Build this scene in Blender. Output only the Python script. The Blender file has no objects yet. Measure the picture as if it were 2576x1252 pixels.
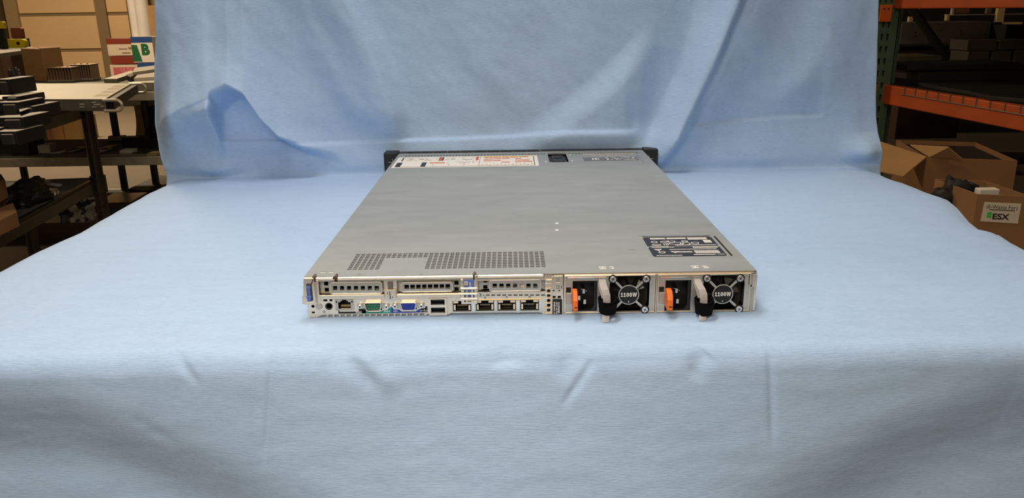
import bpy, math, random
import numpy as np
from mathutils import Vector, Matrix, noise
from mathutils.geometry import tessellate_polygon
random.seed(7)
C = bpy.context.scene.collection
R = math.radians
# ---------------------------------------------------------------- camera
CX, CY, CZ = -0.0158648, -0.7112633, 0.2811011
YAW, PITCH, ROLL, FPX = 0.0015336, 1.2771293, -0.0151606, 1985.0
CM = Matrix.Rotation(YAW, 3, 'Z') @ Matrix.Rotation(PITCH, 3, 'X') @ Matrix.Rotation(ROLL, 3, 'Z')
cam = bpy.data.objects.new('camera', bpy.data.cameras.new('camera')); C.objects.link(cam)
cam.matrix_world = Matrix.Translation((CX, CY, CZ)) @ CM.to_4x4()
cam.data.sensor_fit = 'HORIZONTAL'; cam.data.sensor_width = 36; cam.data.lens = 36*FPX/2576
cam.data.clip_start = .01; cam.data.clip_end = 60
bpy.context.scene.camera = cam
vs = bpy.context.scene.view_settings
vs.view_transform = 'Standard'; vs.look = 'None'; vs.gamma = 1; vs.use_curve_mapping = False; vs.exposure = 0.0
# ---------------------------------------------------------------- world and lamps
w = bpy.data.worlds.new('world'); bpy.context.scene.world = w; w.use_nodes = True
w.node_tree.nodes['Background'].inputs[0].default_value = (1, .85, .65, 1)
w.node_tree.nodes['Background'].inputs[1].default_value = .02
def lamp(name, loc, tgt, sx, sy, power, col, spread=180):
    l = bpy.data.lights.new(name, 'AREA'); l.shape = 'RECTANGLE'; l.size = sx; l.size_y = sy
    l.energy = power; l.color = col; l.spread = R(spread)
    o = bpy.data.objects.new(name, l); C.objects.link(o); o.location = loc
    o.rotation_euler = (Vector(tgt)-Vector(loc)).to_track_quat('-Z', 'Y').to_euler()
    return o
lamp('work_lamp', (-.30, -.98, .80), (-.12, -.32, 0), .7, .3, 4.3, (1, .86, .73), 120)
lamp('overhead_lamp', (-.15, .42, 1.7), (-.05, .36, 0), 1.1, .25, 11.8, (1, .89, .80), 130)
for i, (lx, ly) in enumerate([(-4.5, 6.5), (-1.4, 2.0), (-3.2, 1.2), (1.5, 1.0)]):
    lamp('ceiling_lamp', (lx, ly, 3.1), (lx, ly, 0), 1.6, .3, [290, 30, 7, 16][i], (1, .76, .48))
lamp('ceiling_lamp', (0, -3.2, 3.0), (0, -3.6, 0), 3.0, .5, 62, (1, .80, .58))
# ---------------------------------------------------------------- pixel -> point
def ray(px, py):
    d = CM @ Vector(((px-1288)/FPX, -(py-626)/FPX, -1)); return d
def PY(px, py, y=0.0):
    d = ray(px, py); t = (y-CY)/d.y; return Vector((CX+t*d.x, y, CZ+t*d.z))
def PZ(px, py, z=0.0):
    d = ray(px, py); t = (z-CZ)/d.z; return Vector((CX+t*d.x, CY+t*d.y, z))
# ---------------------------------------------------------------- materials
MT = {}
def mat(name, col, rough=.6, metal=0.0, var=.0, scale=20, bump=0.0, bscale=None, trans=0.0, sheen=0, emit=0, stretch=(1, 1, 1), col2=None, thr=None):
    if name in MT: return MT[name]
    m = bpy.data.materials.new(name); m.use_nodes = True; nt = m.node_tree; b = nt.nodes['Principled BSDF']
    b.inputs['Base Color'].default_value = (*col, 1); b.inputs['Roughness'].default_value = rough; b.inputs['Metallic'].default_value = metal
    if trans: b.inputs['Transmission Weight'].default_value = trans; b.inputs['IOR'].default_value = 1.3
    if sheen: b.inputs['Sheen Weight'].default_value = sheen; b.inputs['Sheen Roughness'].default_value = .4
    if var or bump or col2:
        tc = nt.nodes.new('ShaderNodeTexCoord'); mp = nt.nodes.new('ShaderNodeMapping'); mp.inputs['Scale'].default_value = stretch
        nt.links.new(tc.outputs['Object'], mp.inputs[0])
    if var or col2:
        n = nt.nodes.new('ShaderNodeTexNoise'); n.inputs['Scale'].default_value = scale; n.inputs['Detail'].default_value = 5
        nt.links.new(mp.outputs[0], n.inputs[0])
        r = nt.nodes.new('ShaderNodeValToRGB')
        c2 = col2 or tuple(min(1, c*(1+var)) for c in col); c1 = col if col2 else tuple(c*(1-var) for c in col)
        r.color_ramp.elements[0].position, r.color_ramp.elements[1].position = thr or (.3, .7)
        r.color_ramp.elements[0].color = (*c1, 1); r.color_ramp.elements[1].color = (*c2, 1)
        nt.links.new(n.outputs[0], r.inputs[0]); nt.links.new(r.outputs[0], b.inputs['Base Color'])
    if bump:
        n2 = nt.nodes.new('ShaderNodeTexNoise'); n2.inputs['Scale'].default_value = bscale or scale; n2.inputs['Detail'].default_value = 4
        nt.links.new(mp.outputs[0], n2.inputs[0])
        bp = nt.nodes.new('ShaderNodeBump'); bp.inputs['Strength'].default_value = bump; bp.inputs['Distance'].default_value = .002
        nt.links.new(n2.outputs[0], bp.inputs['Height']); nt.links.new(bp.outputs[0], b.inputs['Normal'])
    MT[name] = m; return m
M_cover = mat('galvanised_cover', (.375, .405, .405), .5, .55, .07, 14, .08, 900, stretch=(1, 3, 1))
M_nick = mat('nickel_plate', (.90, .80, .65), .36, .88, .06, 120)
M_nickdull = mat('dull_nickel', (.56, .53, .46), .42, .85, .06, 200)
M_psu = mat('psu_metal', (.60, .59, .53), .4, .8, .05, 150)
M_edge = mat('bright_steel', (.9, .86, .78), .22, 1)
M_chrome = mat('chrome', (.95, .93, .9), .28, .9)
M_gold = mat('gold_contact', (.85, .62, .3), .3, 1)
M_black = mat('black_plastic', (.006, .006, .006), .5)
M_dark = mat('dark_interior', (.012, .010, .008), .8)
M_brack = mat('black_metal', (.008, .010, .014), .4, .3)
M_pcb = mat('circuit_board', (.10, .09, .05), .6, .1, col2=(.5, .42, .25), scale=160, thr=(.5, .62))
M_or = mat('orange_plastic', (.86, .17, .006), .38)
M_blue = mat('blue_plastic', (.10, .17, .52), .4)
M_vga = mat('vga_blue', (.012, .035, .33), .45)
M_grn = mat('serial_green', (.005, .12, .075), .45)
M_teal = mat('teal_label', (.005, .26, .22), .5)
M_lblue = mat('blue_label', (.01, .045, .36), .5)
M_white = mat('white_print_and_glint', (.85, .85, .82), .6)
M_lab = mat('label_white', (.78, .76, .70), .55)
M_lblk = mat('label_black', (.012, .014, .022), .45)
M_red = mat('label_red', (.55, .09, .03), .6)
M_yel = mat('label_yellow', (.8, .68, .12), .6)
M_ltgrey = mat('label_grey', (.35, .34, .32), .6)
M_strap = mat('clear_plastic', (.86, .84, .84), .3, trans=.55)
M_velcro = mat('velcro_black', (.005, .005, .005), .95, bump=.8, bscale=2500)
M_velcro.node_tree.nodes['Principled BSDF'].inputs['Specular IOR Level'].default_value = .12
M_steel = mat('bench_steel', (.46, .44, .37), .6, .2, .12, 30)
M_bdark = mat('bench_dark', (.07, .065, .055), .28, .8, .2, 30)
M_deck = mat('bench_deck', (.07, .064, .055), .8, 0, .2, 12)
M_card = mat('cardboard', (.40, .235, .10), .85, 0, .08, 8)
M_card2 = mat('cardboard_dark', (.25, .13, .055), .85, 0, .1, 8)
M_paper = mat('paper_white', (.72, .68, .6), .8)
M_gunk = mat('grey_plastic', (.011, .012, .013), .5, 0, .2, 30)
M_shiny = mat('zinc_plate', (.48, .46, .41), .38, .75, .05, 18)
M_copper = mat('copper_fin', (.42, .29, .20), .45, .3)
M_rack = mat('orange_rack_paint', (.50, .085, .015), .5, 0, .15, 6)
M_rgreen = mat('green_rack_paint', (.08, .15, .105), .55, 0, .12, 20)
M_rdark = mat('dark_box', (.008, .008, .009), .6)
M_rgrey = mat('grey_chassis', (.20, .19, .16), .55, .3, .1, 6)
M_tan = mat('tan_board', (.62, .42, .20), .7)
M_yellow = mat('yellow_plastic', (.72, .58, .01), .4)
M_dkred = mat('dark_red_print', (.21, .025, .01), .7)
M_pink = mat('pink_print', (.52, .10, .13), .7)
M_navy = mat('blue_print', (.01, .05, .22), .6)
M_green = mat('green_print', (.005, .11, .04), .6)
M_brown = mat('brown_paint', (.05, .028, .014), .7, 0, .2, 8)
M_wrap = mat('bubble_wrap', (.5, .48, .42), .15, trans=.5)
M_bag = mat('black_bag', (.004, .004, .005), .55, bump=.5, bscale=60)
# ---------------------------------------------------------------- mesh builder
ORG = {}
class B:
    def __init__(s): s.v = []; s.f = []; s.m = None
    def add(s, vs, fs):
        n = len(s.v); s.v += [tuple(s.m @ Vector(p)) if s.m else tuple(p) for p in vs]; s.f += [tuple(n+i for i in f) for f in fs]; return s
    def box(s, x0, x1, y0, y1, z0, z1):
        x0, x1 = sorted((x0, x1)); y0, y1 = sorted((y0, y1)); z0, z1 = sorted((z0, z1))
        return s.add([(x0,y0,z0),(x1,y0,z0),(x1,y1,z0),(x0,y1,z0),(x0,y0,z1),(x1,y0,z1),(x1,y1,z1),(x0,y1,z1)],
                     [(0,3,2,1),(4,5,6,7),(0,1,5,4),(1,2,6,5),(2,3,7,6),(3,0,4,7)])
    def hexa(s, lo, hi):   # two quads (4 points each), joined
        return s.add(list(lo)+list(hi), [(0,3,2,1),(4,5,6,7),(0,1,5,4),(1,2,6,5),(2,3,7,6),(3,0,4,7)])
    def cyl(s, p0, p1, r, n=16, r2=None):
        p0, p1 = Vector(p0), Vector(p1); r2 = r if r2 is None else r2
        q = (p1-p0).to_track_quat('Z', 'Y'); vs = []
        for k in range(n):
            a = 2*math.pi*k/n; d = q @ Vector((math.cos(a), math.sin(a), 0)); vs += [p0+d*r, p1+d*r2]
        fs = [(2*k, (2*k+2) % (2*n), (2*k+3) % (2*n), 2*k+1) for k in range(n)]
        fs += [tuple(2*k for k in range(n))[::-1], tuple(2*k+1 for k in range(n))]
        return s.add(vs, fs)
    def tube(s, pts, r, n=10):
        pts = [Vector(p) for p in pts]; vs = []; fs = []
        up = Vector((0, 0, 1))
        for i, p in enumerate(pts):
            t = (pts[min(i+1, len(pts)-1)]-pts[max(i-1, 0)]).normalized()
            a = t.cross(up)
            if a.length < .1: a = t.cross(Vector((0, 1, 0)))
            a.normalize(); b = t.cross(a)
            rr = r[i] if isinstance(r, (list, tuple)) else r
            for k in range(n):
                c = 2*math.pi*k/n; vs.append(p+a*math.cos(c)*rr+b*math.sin(c)*rr)
        for i in range(len(pts)-1):
            for k in range(n):
                fs.append((i*n+k, i*n+(k+1) % n, (i+1)*n+(k+1) % n, (i+1)*n+k))
        fs += [tuple(range(n))[::-1], tuple(range((len(pts)-1)*n, len(pts)*n))]
        return s.add(vs, fs)
    def plate(s, outer, holes=(), a=0.0, b=.001, ax='y'):
        # polygons in (x,z) for ax='y' or (x,y) for ax='z'; extruded from a to b
        def P(u, h): return (u[0], h, u[1]) if ax == 'y' else (u[0], u[1], h)
        polys = [[Vector((p[0], p[1], 0)) for p in poly] for poly in [outer, *holes]]
        tris = tessellate_polygon(polys); flat = [p for poly in polys for p in poly]; n = len(flat)
        vs = [P(p, a) for p in flat]+[P(p, b) for p in flat]
        fs = [tuple(t) for t in tris]+[tuple(i+n for i in t[::-1]) for t in tris]
        o = 0
        for poly in polys:
            k = len(poly)
            for i in range(k): j = (i+1) % k; fs.append((o+i, o+j, o+j+n, o+i+n))
            o += k
        return s.add(vs, fs)
    def ribbon(s, pts, hw, th):   # pts centre line; hw half width vectors; th thickness vector
        vs = []; fs = []
        for p, h in zip(pts, hw):
            p = Vector(p); h = Vector(h); t = Vector(th); vs += [p-h, p+h, p+h+t, p-h+t]
        for i in range(len(pts)-1):
            for k in range(4): fs.append((i*4+k, i*4+(k+1) % 4, i*4+4+(k+1) % 4, i*4+4+k))
        n = len(vs); fs += [(0, 1, 2, 3), (n-4, n-1, n-2, n-3)]
        return s.add(vs, fs)
    def build(s, name, m, parent=None, bevel=0, smooth=False, seg=2):
        me = bpy.data.meshes.new(name)
        V = np.array(s.v); lo, hi = V.min(0), V.max(0); org = Vector(((lo[0]+hi[0])/2, (lo[1]+hi[1])/2, lo[2]))
        me.from_pydata([tuple(Vector(p)-org) for p in s.v], [], s.f); 
        import bmesh
        bm = bmesh.new(); bm.from_mesh(me); bmesh.ops.recalc_face_normals(bm, faces=bm.faces); bm.to_mesh(me); bm.free()
        o = bpy.data.objects.new(name, me); C.objects.link(o); me.materials.append(m)
        if smooth:
            for p in me.polygons: p.use_smooth = True
            me.set_sharp_from_angle(angle=R(40))
        ORG[o.name] = org
        if parent: o.parent = parent; o.location = org-ORG[parent.name]
        else: o.location = org
        if bevel:
            bv = o.modifiers.new('bevel', 'BEVEL'); bv.width = bevel; bv.segments = seg; bv.limit_method = 'ANGLE'; bv.angle_limit = R(40)
        return o
def thing(name, loc, label, cat, group=None):
    o = bpy.data.objects.new(name, None); C.objects.link(o); o.location = loc; o.empty_display_size = .05
    ORG[o.name] = Vector(loc); return tag(o, label, cat, group)
def tag(o, label, cat, group=None, kind=None):
    o['label'] = label; o['category'] = cat
    if group: o['group'] = group
    if kind: o['kind'] = kind
    return o
def struct(o): o['kind'] = 'structure'; return o
def rrect(x0, x1, z0, z1, r, n=5):
    x0, x1 = sorted((x0, x1)); z0, z1 = sorted((z0, z1)); out = []
    for cx, cz, a0 in ((x1-r, z1-r, 0), (x0+r, z1-r, 90), (x0+r, z0+r, 180), (x1-r, z0+r, 270)):
        for k in range(n+1): a = R(a0+90*k/n); out.append((cx+r*math.cos(a), cz+r*math.sin(a)))
    return out
def circ(x, z, r, n=20): return [(x+r*math.cos(2*math.pi*k/n), z+r*math.sin(2*math.pi*k/n)) for k in range(n)]
def rect(x0, x1, z0, z1):
    x0, x1 = sorted((x0, x1)); z0, z1 = sorted((z0, z1)); return [(x0, z0), (x1, z0), (x1, z1), (x0, z1)]
def text(body, mtx, size, m, parent, name='lettering', bold=.0, align='CENTER', sx=1):
    cu = bpy.data.curves.new('t', 'FONT'); cu.body = body; cu.size = size; cu.align_x = align; cu.align_y = 'CENTER'; cu.offset = bold*size; cu.resolution_u = 3
    ob = bpy.data.objects.new('t', cu); me = bpy.data.meshes.new_from_object(ob); bpy.data.objects.remove(ob)
    b = B(); b.m = mtx @ Matrix.Diagonal((sx, 1, 1, 1)); b.add([v.co for v in me.vertices], [tuple(p.vertices) for p in me.polygons]); b.m = None
    bpy.data.meshes.remove(me)
    return b.build(name, m, parent)
def mface(x, y, z, rot=0):  # readable from -y side
    return Matrix.Translation((x, y, z)) @ Matrix.Rotation(R(90), 4, 'X') @ Matrix.Rotation(R(rot), 4, 'Z')
def mtop(x, y, z, rot=0): return Matrix.Translation((x, y, z)) @ Matrix.Rotation(R(rot), 4, 'Z')
# ================================================================ ROOM
FZ, YW = -.80, 10.2
M_floor = mat('concrete_floor', (.15, .12, .085), .8, 0, .08, 1.5)
M_wall = mat('wall_paint', (.42, .34, .22), .8, 0, .04, 2)
M_gdoor = mat('garage_door_panel', (.58, .40, .215), .7, 0, .04, 2)
M_gseam = mat('garage_door_seam', (.20, .14, .075), .7)
struct(B().box(-11, 6.5, -5.5, YW+.3, FZ-.1, FZ).build('floor', M_floor))
struct(B().box(-11, 6.5, -5.5, YW+.3, 3.6, 3.7).build('ceiling', mat('ceiling_paint', (.3, .26, .2), .9)))
struct(B().box(-11, 6.5, YW, YW+.15, FZ, 3.6).build('wall_back', M_wall))
struct(B().box(-11, 6.5, -5.5, -5.35, FZ, 3.6).build('wall_front', mat('wall_front_paint', (.85, .74, .58), .8)))
struct(B().box(-11, -10.85, -5.35, YW, FZ, 3.6).build('wall_left', M_wall))
struct(B().box(6.35, 6.5, -5.35, YW, FZ, 3.6).build('wall_right', M_brown))
# sectional garage door
gl, gr = PY(66, 100, YW).x, PY(329, 60, YW).x
zs = [PY(150, 127, YW).z-.45*1, PY(150, 127, YW).z, PY(150, 37, YW).z]
ph = zs[2]-zs[1]; zs = [zs[1]+ph*k for k in range(-2, 6)]
b = B()
for k in range(len(zs)-1): b.box(gl-.0, gr, YW-.05, YW-.005, max(FZ, zs[k]+.02), zs[k+1]-.02)
door = struct(b.build('door_1', M_gdoor, bevel=.008))
b = B()
for z in zs[1:-1]: b.box(gl, gr, YW-.035, YW-.005, z-.02, z+.02)
b.build('panel_seam', M_gseam, door)
sx = PY(270, 120, YW-.06).x
b = B().box(sx-.07, sx+.07, YW-.09, YW-.05, FZ, 2.6); b.build('door_stile', M_gseam, door)
b = B().box(gl-.16, gl, YW-.09, YW-.004, FZ, 2.8); b.build('door_track', mat('track_tan', (.26, .19, .09), .6), door)
struct(B().box(gl-.30, gl-.17, YW-.14, YW-.01, FZ, 2.8).build('trim_1', M_brown))
b = B()
for k in range(6): b.box(gl-.62-.42*k, gl-.32-.42*k, YW-.06-.02*(k % 2), YW-.004, FZ, 2.8)
struct(b.build('trim_2', M_brown))
# white downpipes right of the door
for px, r, lb in ((337, .055, 'narrow white painted pipe at the right jamb of the garage door'), (360, .085, 'wide white painted pipe rising behind the carton marked B')):
    p = PY(px, 45, YW-.2); b = B().cyl((p.x, YW-.2, FZ), (p.x, YW-.2, 3.0), r, 20); o = b.build('wall_pipe', mat('white_pipe', (.70, .68, .66), .5, 0, .1, 3), smooth=True)
    tag(o, lb, 'pipe')
# ================================================================ TABLE + CLOTH
tb = thing('folding_table', (0, .3, FZ), 'table under the light blue cloth, carrying the server', 'table')
B().box(-.600, .560, -.060, .675, -.034, -.012).build('tabletop', M_brown, tb)
for x in (-.56, .52):
    for y in (-.02, .64): B().cyl((x, y, FZ), (x, y, -.032), .015, 12).build('leg', M_steel, tb)
YB = .703
def bk(px, py): p = PY(px, py, YB); return (p.x, p.z)
def sstep(a, b, x): t = np.clip((x-a)/(b-a), 0, 1); return t*t*(3-2*t)
def segdist(X, Z, p0, p1):
    dx, dz = p1[0]-p0[0], p1[1]-p0[1]; L = math.hypot(dx, dz); dx /= L; dz /= L
    t = (X-p0[0])*dx+(Z-p0[1])*dz; s = (X-p0[0])*dz-(Z-p0[1])*dx; return t/L, s, L
def ridge(X, Z, pts, wl, wr, h, fade=.15, conv=bk):
    # pts top to bottom; left side (screen left) width wl, right side wr
    pts = [conv(*p) for p in pts]; zz = np.array([p[1] for p in pts])[::-1]; xx = np.array([p[0] for p in pts])[::-1]
    xc = np.polyval(np.polyfit(zz, xx, 2 if len(zz) > 2 else 1), np.clip(Z, zz[0], .6)); s = X-xc
    w_ = np.where(s < 0, wl, wr)
    f = sstep(zz[0]-.001-fade*.3, zz[0]+fade*.3, Z)*(1-sstep(zz[-1], zz[-1]+.05, Z)) if conv is not bk or pts[0][1] < .29 else sstep(zz[0]-fade*.2, zz[0]+fade*.3, Z)
    return h*np.exp(-(s/w_)**2)*f
def crease(X, Z, pts, w, h, x0f=.02, conv=bk):
    pts = [conv(*p) for p in pts]; xx = np.array([p[0] for p in pts]); zz = np.array([p[1] for p in pts])
    zc = np.interp(X, xx, zz); s = Z-zc
    return h*(1/(1+np.exp(-s/w)))*sstep(xx[0], xx[0]+x0f, X)*(1-sstep(xx[-1]-x0f, xx[-1], X))*np.exp(-np.clip(s, 0, 9)/.05)
def fbm(X, Y, seed, octv=4):
    rs = np.random.RandomState(seed); out = np.zeros_like(X); a = 1.
    for o in range(octv):
        for k in range(5):
            th = rs.rand()*2*math.pi; ph = rs.rand()*2*math.pi; f = 2.0**o*(1+.6*rs.rand())
            wx = rs.rand()*6.28; out += a*np.sin(f*(X*math.cos(th)+Y*math.sin(th))+ph+1.3*np.sin(f*.6*(Y*math.cos(th)-X*math.sin(th))+wx))/5
        a *= .5
    return out
def cloth():
    NX, NE = 760, 14
    # path: list of (base y, base z, region)
    rows = []
    for z in np.linspace(.95, .36, 60)[:-1]: rows.append((YB, z, 0.))
    for z in np.linspace(.36, .022, 280): rows.append((YB, z, 0.))
    r = .022
    for a in np.linspace(0, 90, 16)[1:]: rows.append((YB-r+r*math.cos(R(a)), r-r*math.sin(R(a)), a/90.))
    for y in np.linspace(YB-r, -.068, 330)[1:]: rows.append((y, 0., 1.))
    rf = .022
    for a in np.linspace(0, 84, 26)[1:]: rows.append((-.068-rf*math.sin(R(a)), -rf+rf*math.cos(R(a)), 1+a/84.))
    y0, z0, _ = rows[-1]
    for k in range(1, 220): rows.append((y0-.00016*k, z0-.0019*k, 2.))
    rows = np.array(rows); NR = len(rows)
    YY = np.repeat(rows[:, 0:1], NX, 1); ZZ = np.repeat(rows[:, 1:2], NX, 1); RG = np.repeat(rows[:, 2:3], NX, 1)
    # side edges
    bz = np.array([0, .05, .097, .15, .20, .25, .307, .95]); bx = np.array([-.632, -.643, -.648, -.640, -.632, -.622, -.616, -.60])
    cz = np.array([0, .10, .289, .95]); cx = np.array([.648, .634, .612, .58])
    lz = [(0, 665), (100, 612), (200, 570), (320, 503), (380, 470), (440, 443)]
    lt = sorted([(PZ(*p).y, PZ(*p).x) for p in lz]); lt = [(-.3, -.628), (.0, -.632)]+lt
    rz = [(2209, 424), (2254, 443), (2285, 452), (2320, 466), (2343, 474), (2379, 486), (2402, 504), (2433, 539), (2461, 561), (2485, 567), (2510, 572), (2535, 588), (2576, 610)]
    rt = sorted([(PZ(*p).y, PZ(*p).x) for p in rz]); rt = [(-.3, .63), (.1, .632)]+rt
    tb_ = sstep(.0, 1., rows[:, 2])
    xl = (1-tb_)*np.interp(rows[:, 1], bz, bx)+tb_*np.interp(rows[:, 0], [p[0] for p in lt], [p[1] for p in lt])
    xr = (1-tb_)*np.interp(rows[:, 1], cz, cx)+tb_*np.interp(rows[:, 0], [p[0] for p in rt], [p[1] for p in rt])
    u = np.linspace(0, 1, NX)[None, :]
    X = xl[:, None]*(1-u)+xr[:, None]*u
    back = (RG < 1); wb = 1-sstep(.0, 1., RG)
    # ---- backdrop relief (towards camera = -y)
    Z = ZZ; d = np.zeros_like(X)
    d += ridge(X, Z, [(1842, 0), (1765, 200), (1705, 300), (1650, 405)], .024, .017, .026)
    d += ridge(X, Z, [(1905, 0), (1820, 170), (1750, 290), (1690, 380)], .016, .05, .012)
    d -= ridge(X, Z, [(1745, 0), (1690, 200), (1610, 360)], .05, .02, .009)
    d += ridge(X, Z, [(868, 0), (925, 120), (965, 220), (1000, 340)], .06, .022, .019)
    d += ridge(X, Z, [(760, 0), (800, 120), (850, 190), (910, 300)], .03, .02, .004)
    d += ridge(X, Z, [(510, 0), (530, 130), (540, 210)], .03, .012, .003)
    d += ridge(X, Z, [(1135, 0), (1190, 120), (1260, 240)], .04, .03, .003)
    d += ridge(X, Z, [(2110, 0), (2060, 150), (1985, 250)], .04, .07, .008)
    # left hood: cloth hangs forward above a bent line and tucks back underneath it
    hp = [bk(*p) for p in [(380, 335), (440, 290), (500, 258), (545, 240), (600, 216), (640, 238), (680, 300), (720, 345), (780, 372), (860, 395), (980, 410)]]
    zc = np.interp(X, [p[0] for p in hp], [p[1] for p in hp]); s = Z-zc
    hx = sstep(-.66, -.59, X)*(1-sstep(-.46, -.30, X))
    lo_ = -.052*np.exp(-((X+.585)/.075)**2)-.012
    mixl = sstep(bk(566, 280)[0]-.004, bk(566, 280)[0]+.002, X); lo_ = lo_*mixl+(1-mixl)*-.115
    d += .056*hx*sstep(lo_, .012, s)*np.exp(-np.clip(s, 0, 9)/.11)
    # sharp vertical valley under the hood
    vx = bk(566, 280)[0]; dv = X-vx
    under = (1-sstep(-.02, .0, s))*sstep(.03, .07, Z)
    d += .016*hx*under*np.exp(-np.abs(dv)/.028)*np.where(dv < 0, 1., .9)
    # shelf fold above the table, left and right
    d += .012*(1-sstep(.01, .095, Z))*np.ones_like(X)
    wedge = [bk(*p) for p in [(640, 325), (700, 400), (730, 440)]]
    d += .012*np.exp(-((X+.555)/.045)**2)*(1-sstep(.015, .085, Z))
    d -= .014*np.exp(-((X-bk(690, 425)[0])/.03)**2)*np.exp(-((Z-.022)/.03)**2)
    # horizontal creases
    d -= crease(X, Z, [(560, 350), (700, 353), (850, 358), (1000, 351), (1150, 347), (1290, 342), (1420, 328), (1610, 325)], .0012, .0045)
    d -= crease(X, Z, [(1730, 316), (1800, 308), (1880, 302), (1960, 296), (2080, 292)], .0012, .004)
    # bright swell right of the server front
    sp = [bk(*p) for p in [(1290, 345), (1380, 300), (1450, 245), (1520, 190), (1600, 110), (1680, 20)]]
    zc2 = np.interp(X, [p[0] for p in sp], [p[1] for p in sp]); s2 = Z-zc2
    hx2 = sstep(bk(1290, 300)[0], bk(1400, 300)[0], X)*(1-sstep(bk(1560, 300)[0], bk(1660, 300)[0], X))
    d += .014*hx2*(1-sstep(-.05, .02, s2))*sstep(.035, .07, Z)
    # right lower corner
    d += .015*np.exp(-((X-.615)/.03)**2)*(1-sstep(.03, .065, Z))*sstep(.0, .03, Z)
    d += .0045*fbm(X*9+Z*5, Z*5-X*1, 3)+.0017*fbm(X*34+Z*18, Z*22-X*6, 5, 3)
    d *= 1.35; d += .02*sstep(.22, .9, Z)
    # ---- table relief (up = +z)
    cr_r = sstep(.15, .5, X)       # right side of the fold is a soft sweep
    e = .0009*fbm(X*16, YY*20, 8, 3)+.0004*fbm(X*60, YY*50, 9, 2)
    near_server = np.exp(-np.clip(np.maximum(np.abs(X)-.24, np.maximum(-.03-YY, YY-.72)), 0, 9)/.03)
    e = e*(1-.95*near_server)
    edge = np.minimum(X-xl[:, None], xr[:, None]-X); e -= .010*np.exp(-np.clip(edge, 0, 9)/.018)*(RG >= .5)
    sag = sstep(.58, .70, YY)
    ztab = e*sstep(.5, 1, RG)
    # ---- front drape relief
    wf = sstep(1., 1.35, RG)
    T = -ZZ  # depth below the top
    out = .0*X
    k = np.clip(T-.01, 0, None)
    cen = np.exp(-((X+.01)/.27)**2)
    out += .36*k*cen                                     # centre kicks out
    side = np.where(X < 0, sstep(.06, .34, -X), .85*sstep(.06, .34, X))
    st = .004+.36*np.clip(.42-np.abs(X), 0, 1)
    slope = -.52*sstep(st, st+.055, T)*(1-sstep(st+.065, st+.13, T))+.15*sstep(st+.09, st+.14, T)*(1-sstep(st+.2, st+.24, T))
    dT = np.diff(T, axis=0, prepend=T[:1]); out += side*np.cumsum(slope*dT*(RG > 1), 0)
    def fold(x0, z0, x1, z1, w, h):
        t, sd, L = segdist(X, -T, (x0, z0), (x1, z1)); return h*np.exp(-(sd/w)**2)*sstep(-.05, .12, t)*(1-sstep(.7, 1.05, t))
    def fr(px, py): p = PY(px, py, -.10); return (p.x, p.z)
    out += fold(*fr(390, 890), *fr(500, 985), .004, -.0022)+fold(*fr(820, 898), *fr(960, 980), .009, -.003)+fold(*fr(870, 898), *fr(1010, 990), .008, .003)
    out += fold(*fr(674, 895), *fr(674, 1160), .003, -.0018)+fold(*fr(1950, 900), *fr(1935, 1120), .003, -.0016)
    out += fold(*fr(1495, 925), *fr(1410, 1020), .003, -.0022)+fold(*fr(1790, 905), *fr(1740, 960), .008, -.003)+fold(*fr(1270, 892), *fr(1275, 940), .012, -.004)
    out += fold(*fr(1480, 890), *fr(1400, 960), .010, -.003)+fold(*fr(320, 1060), *fr(450, 1130), .007, -.0012)
    out += .0012*fbm(X*22, T*40, 12, 3)*sstep(.0, .05, T)+.0003*fbm(X*60, T*220, 13, 2)
    YO = YY-d*wb-out*wf
    ZO = ZZ+ztab+.0*X
    # soft sweep on the right part of the fold
    sw = np.exp(-((YY-(YB-.0))/.05)**2)*(RG >= 1)*cr_r*.010; ZO = ZO+sw*(RG <= 1.0)*0
    P = np.stack([X, YO, ZO], -1)
    # side overhang strips
    k = np.arange(1, NE+1)[None, :]
    def strip(sign, col):
        bx_ = P[:, col, 0][:, None]; by = P[:, col, 1][:, None]; bz_ = P[:, col, 2][:, None]
        a = np.clip(k/5., 0, 1)*math.pi/2; rr = .008
        outx = rr*np.sin(a)+0*bx_; dn = rr*(1-np.cos(a))+np.clip(k-5, 0, 99)*.012
        wt = tb_[:, None]
        xx = bx_+sign*outx*(.3+.7*wt); yy = by+(1-wt)*dn*.25; zz = bz_-wt*dn
        return np.stack([xx, yy+0*xx, zz+0*xx], -1)
    L_ = strip(-1, 0)[:, ::-1]; R_ = strip(1, -1)
    P = np.concatenate([L_, P, R_], 1); n = P.shape[1]
    sl = np.concatenate([[0], np.cumsum(np.hypot(np.diff(rows[:, 0]), np.diff(rows[:, 1])))])
    UV = np.stack([P[:, :, 0], np.repeat(sl[:, None], n, 1)], -1).reshape(-1, 2)
    V = P.reshape(-1, 3)
    i = np.arange(NR-1)[:, None]*n+np.arange(n-1)[None, :]
    F = np.stack([i, i+1, i+n+1, i+n], -1).reshape(-1, 4)
    me = bpy.data.meshes.new('backdrop_cloth'); me.vertices.add(len(V)); me.vertices.foreach_set('co', V.astype(np.float32).ravel())
    me.loops.add(F.size); me.loops.foreach_set('vertex_index', F.ravel().astype(np.int32))
    me.polygons.add(len(F)); me.polygons.foreach_set('loop_start', np.arange(0, F.size, 4, dtype=np.int32)); me.polygons.foreach_set('loop_total', np.full(len(F), 4, dtype=np.int32))
    me.polygons.foreach_set('use_smooth', np.ones(len(F), dtype=bool)); me.update()
    uvl = me.uv_layers.new(name='cloth_uv'); uvl.data.foreach_set('uv', UV[F.ravel()].astype(np.float32).ravel()); me.validate()
    o = bpy.data.objects.new('backdrop_cloth', me); C.objects.link(o)
    return o
cl = cloth(); tag(cl, 'light blue cloth backdrop hanging behind and draped over the table under the server', 'cloth')
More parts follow.
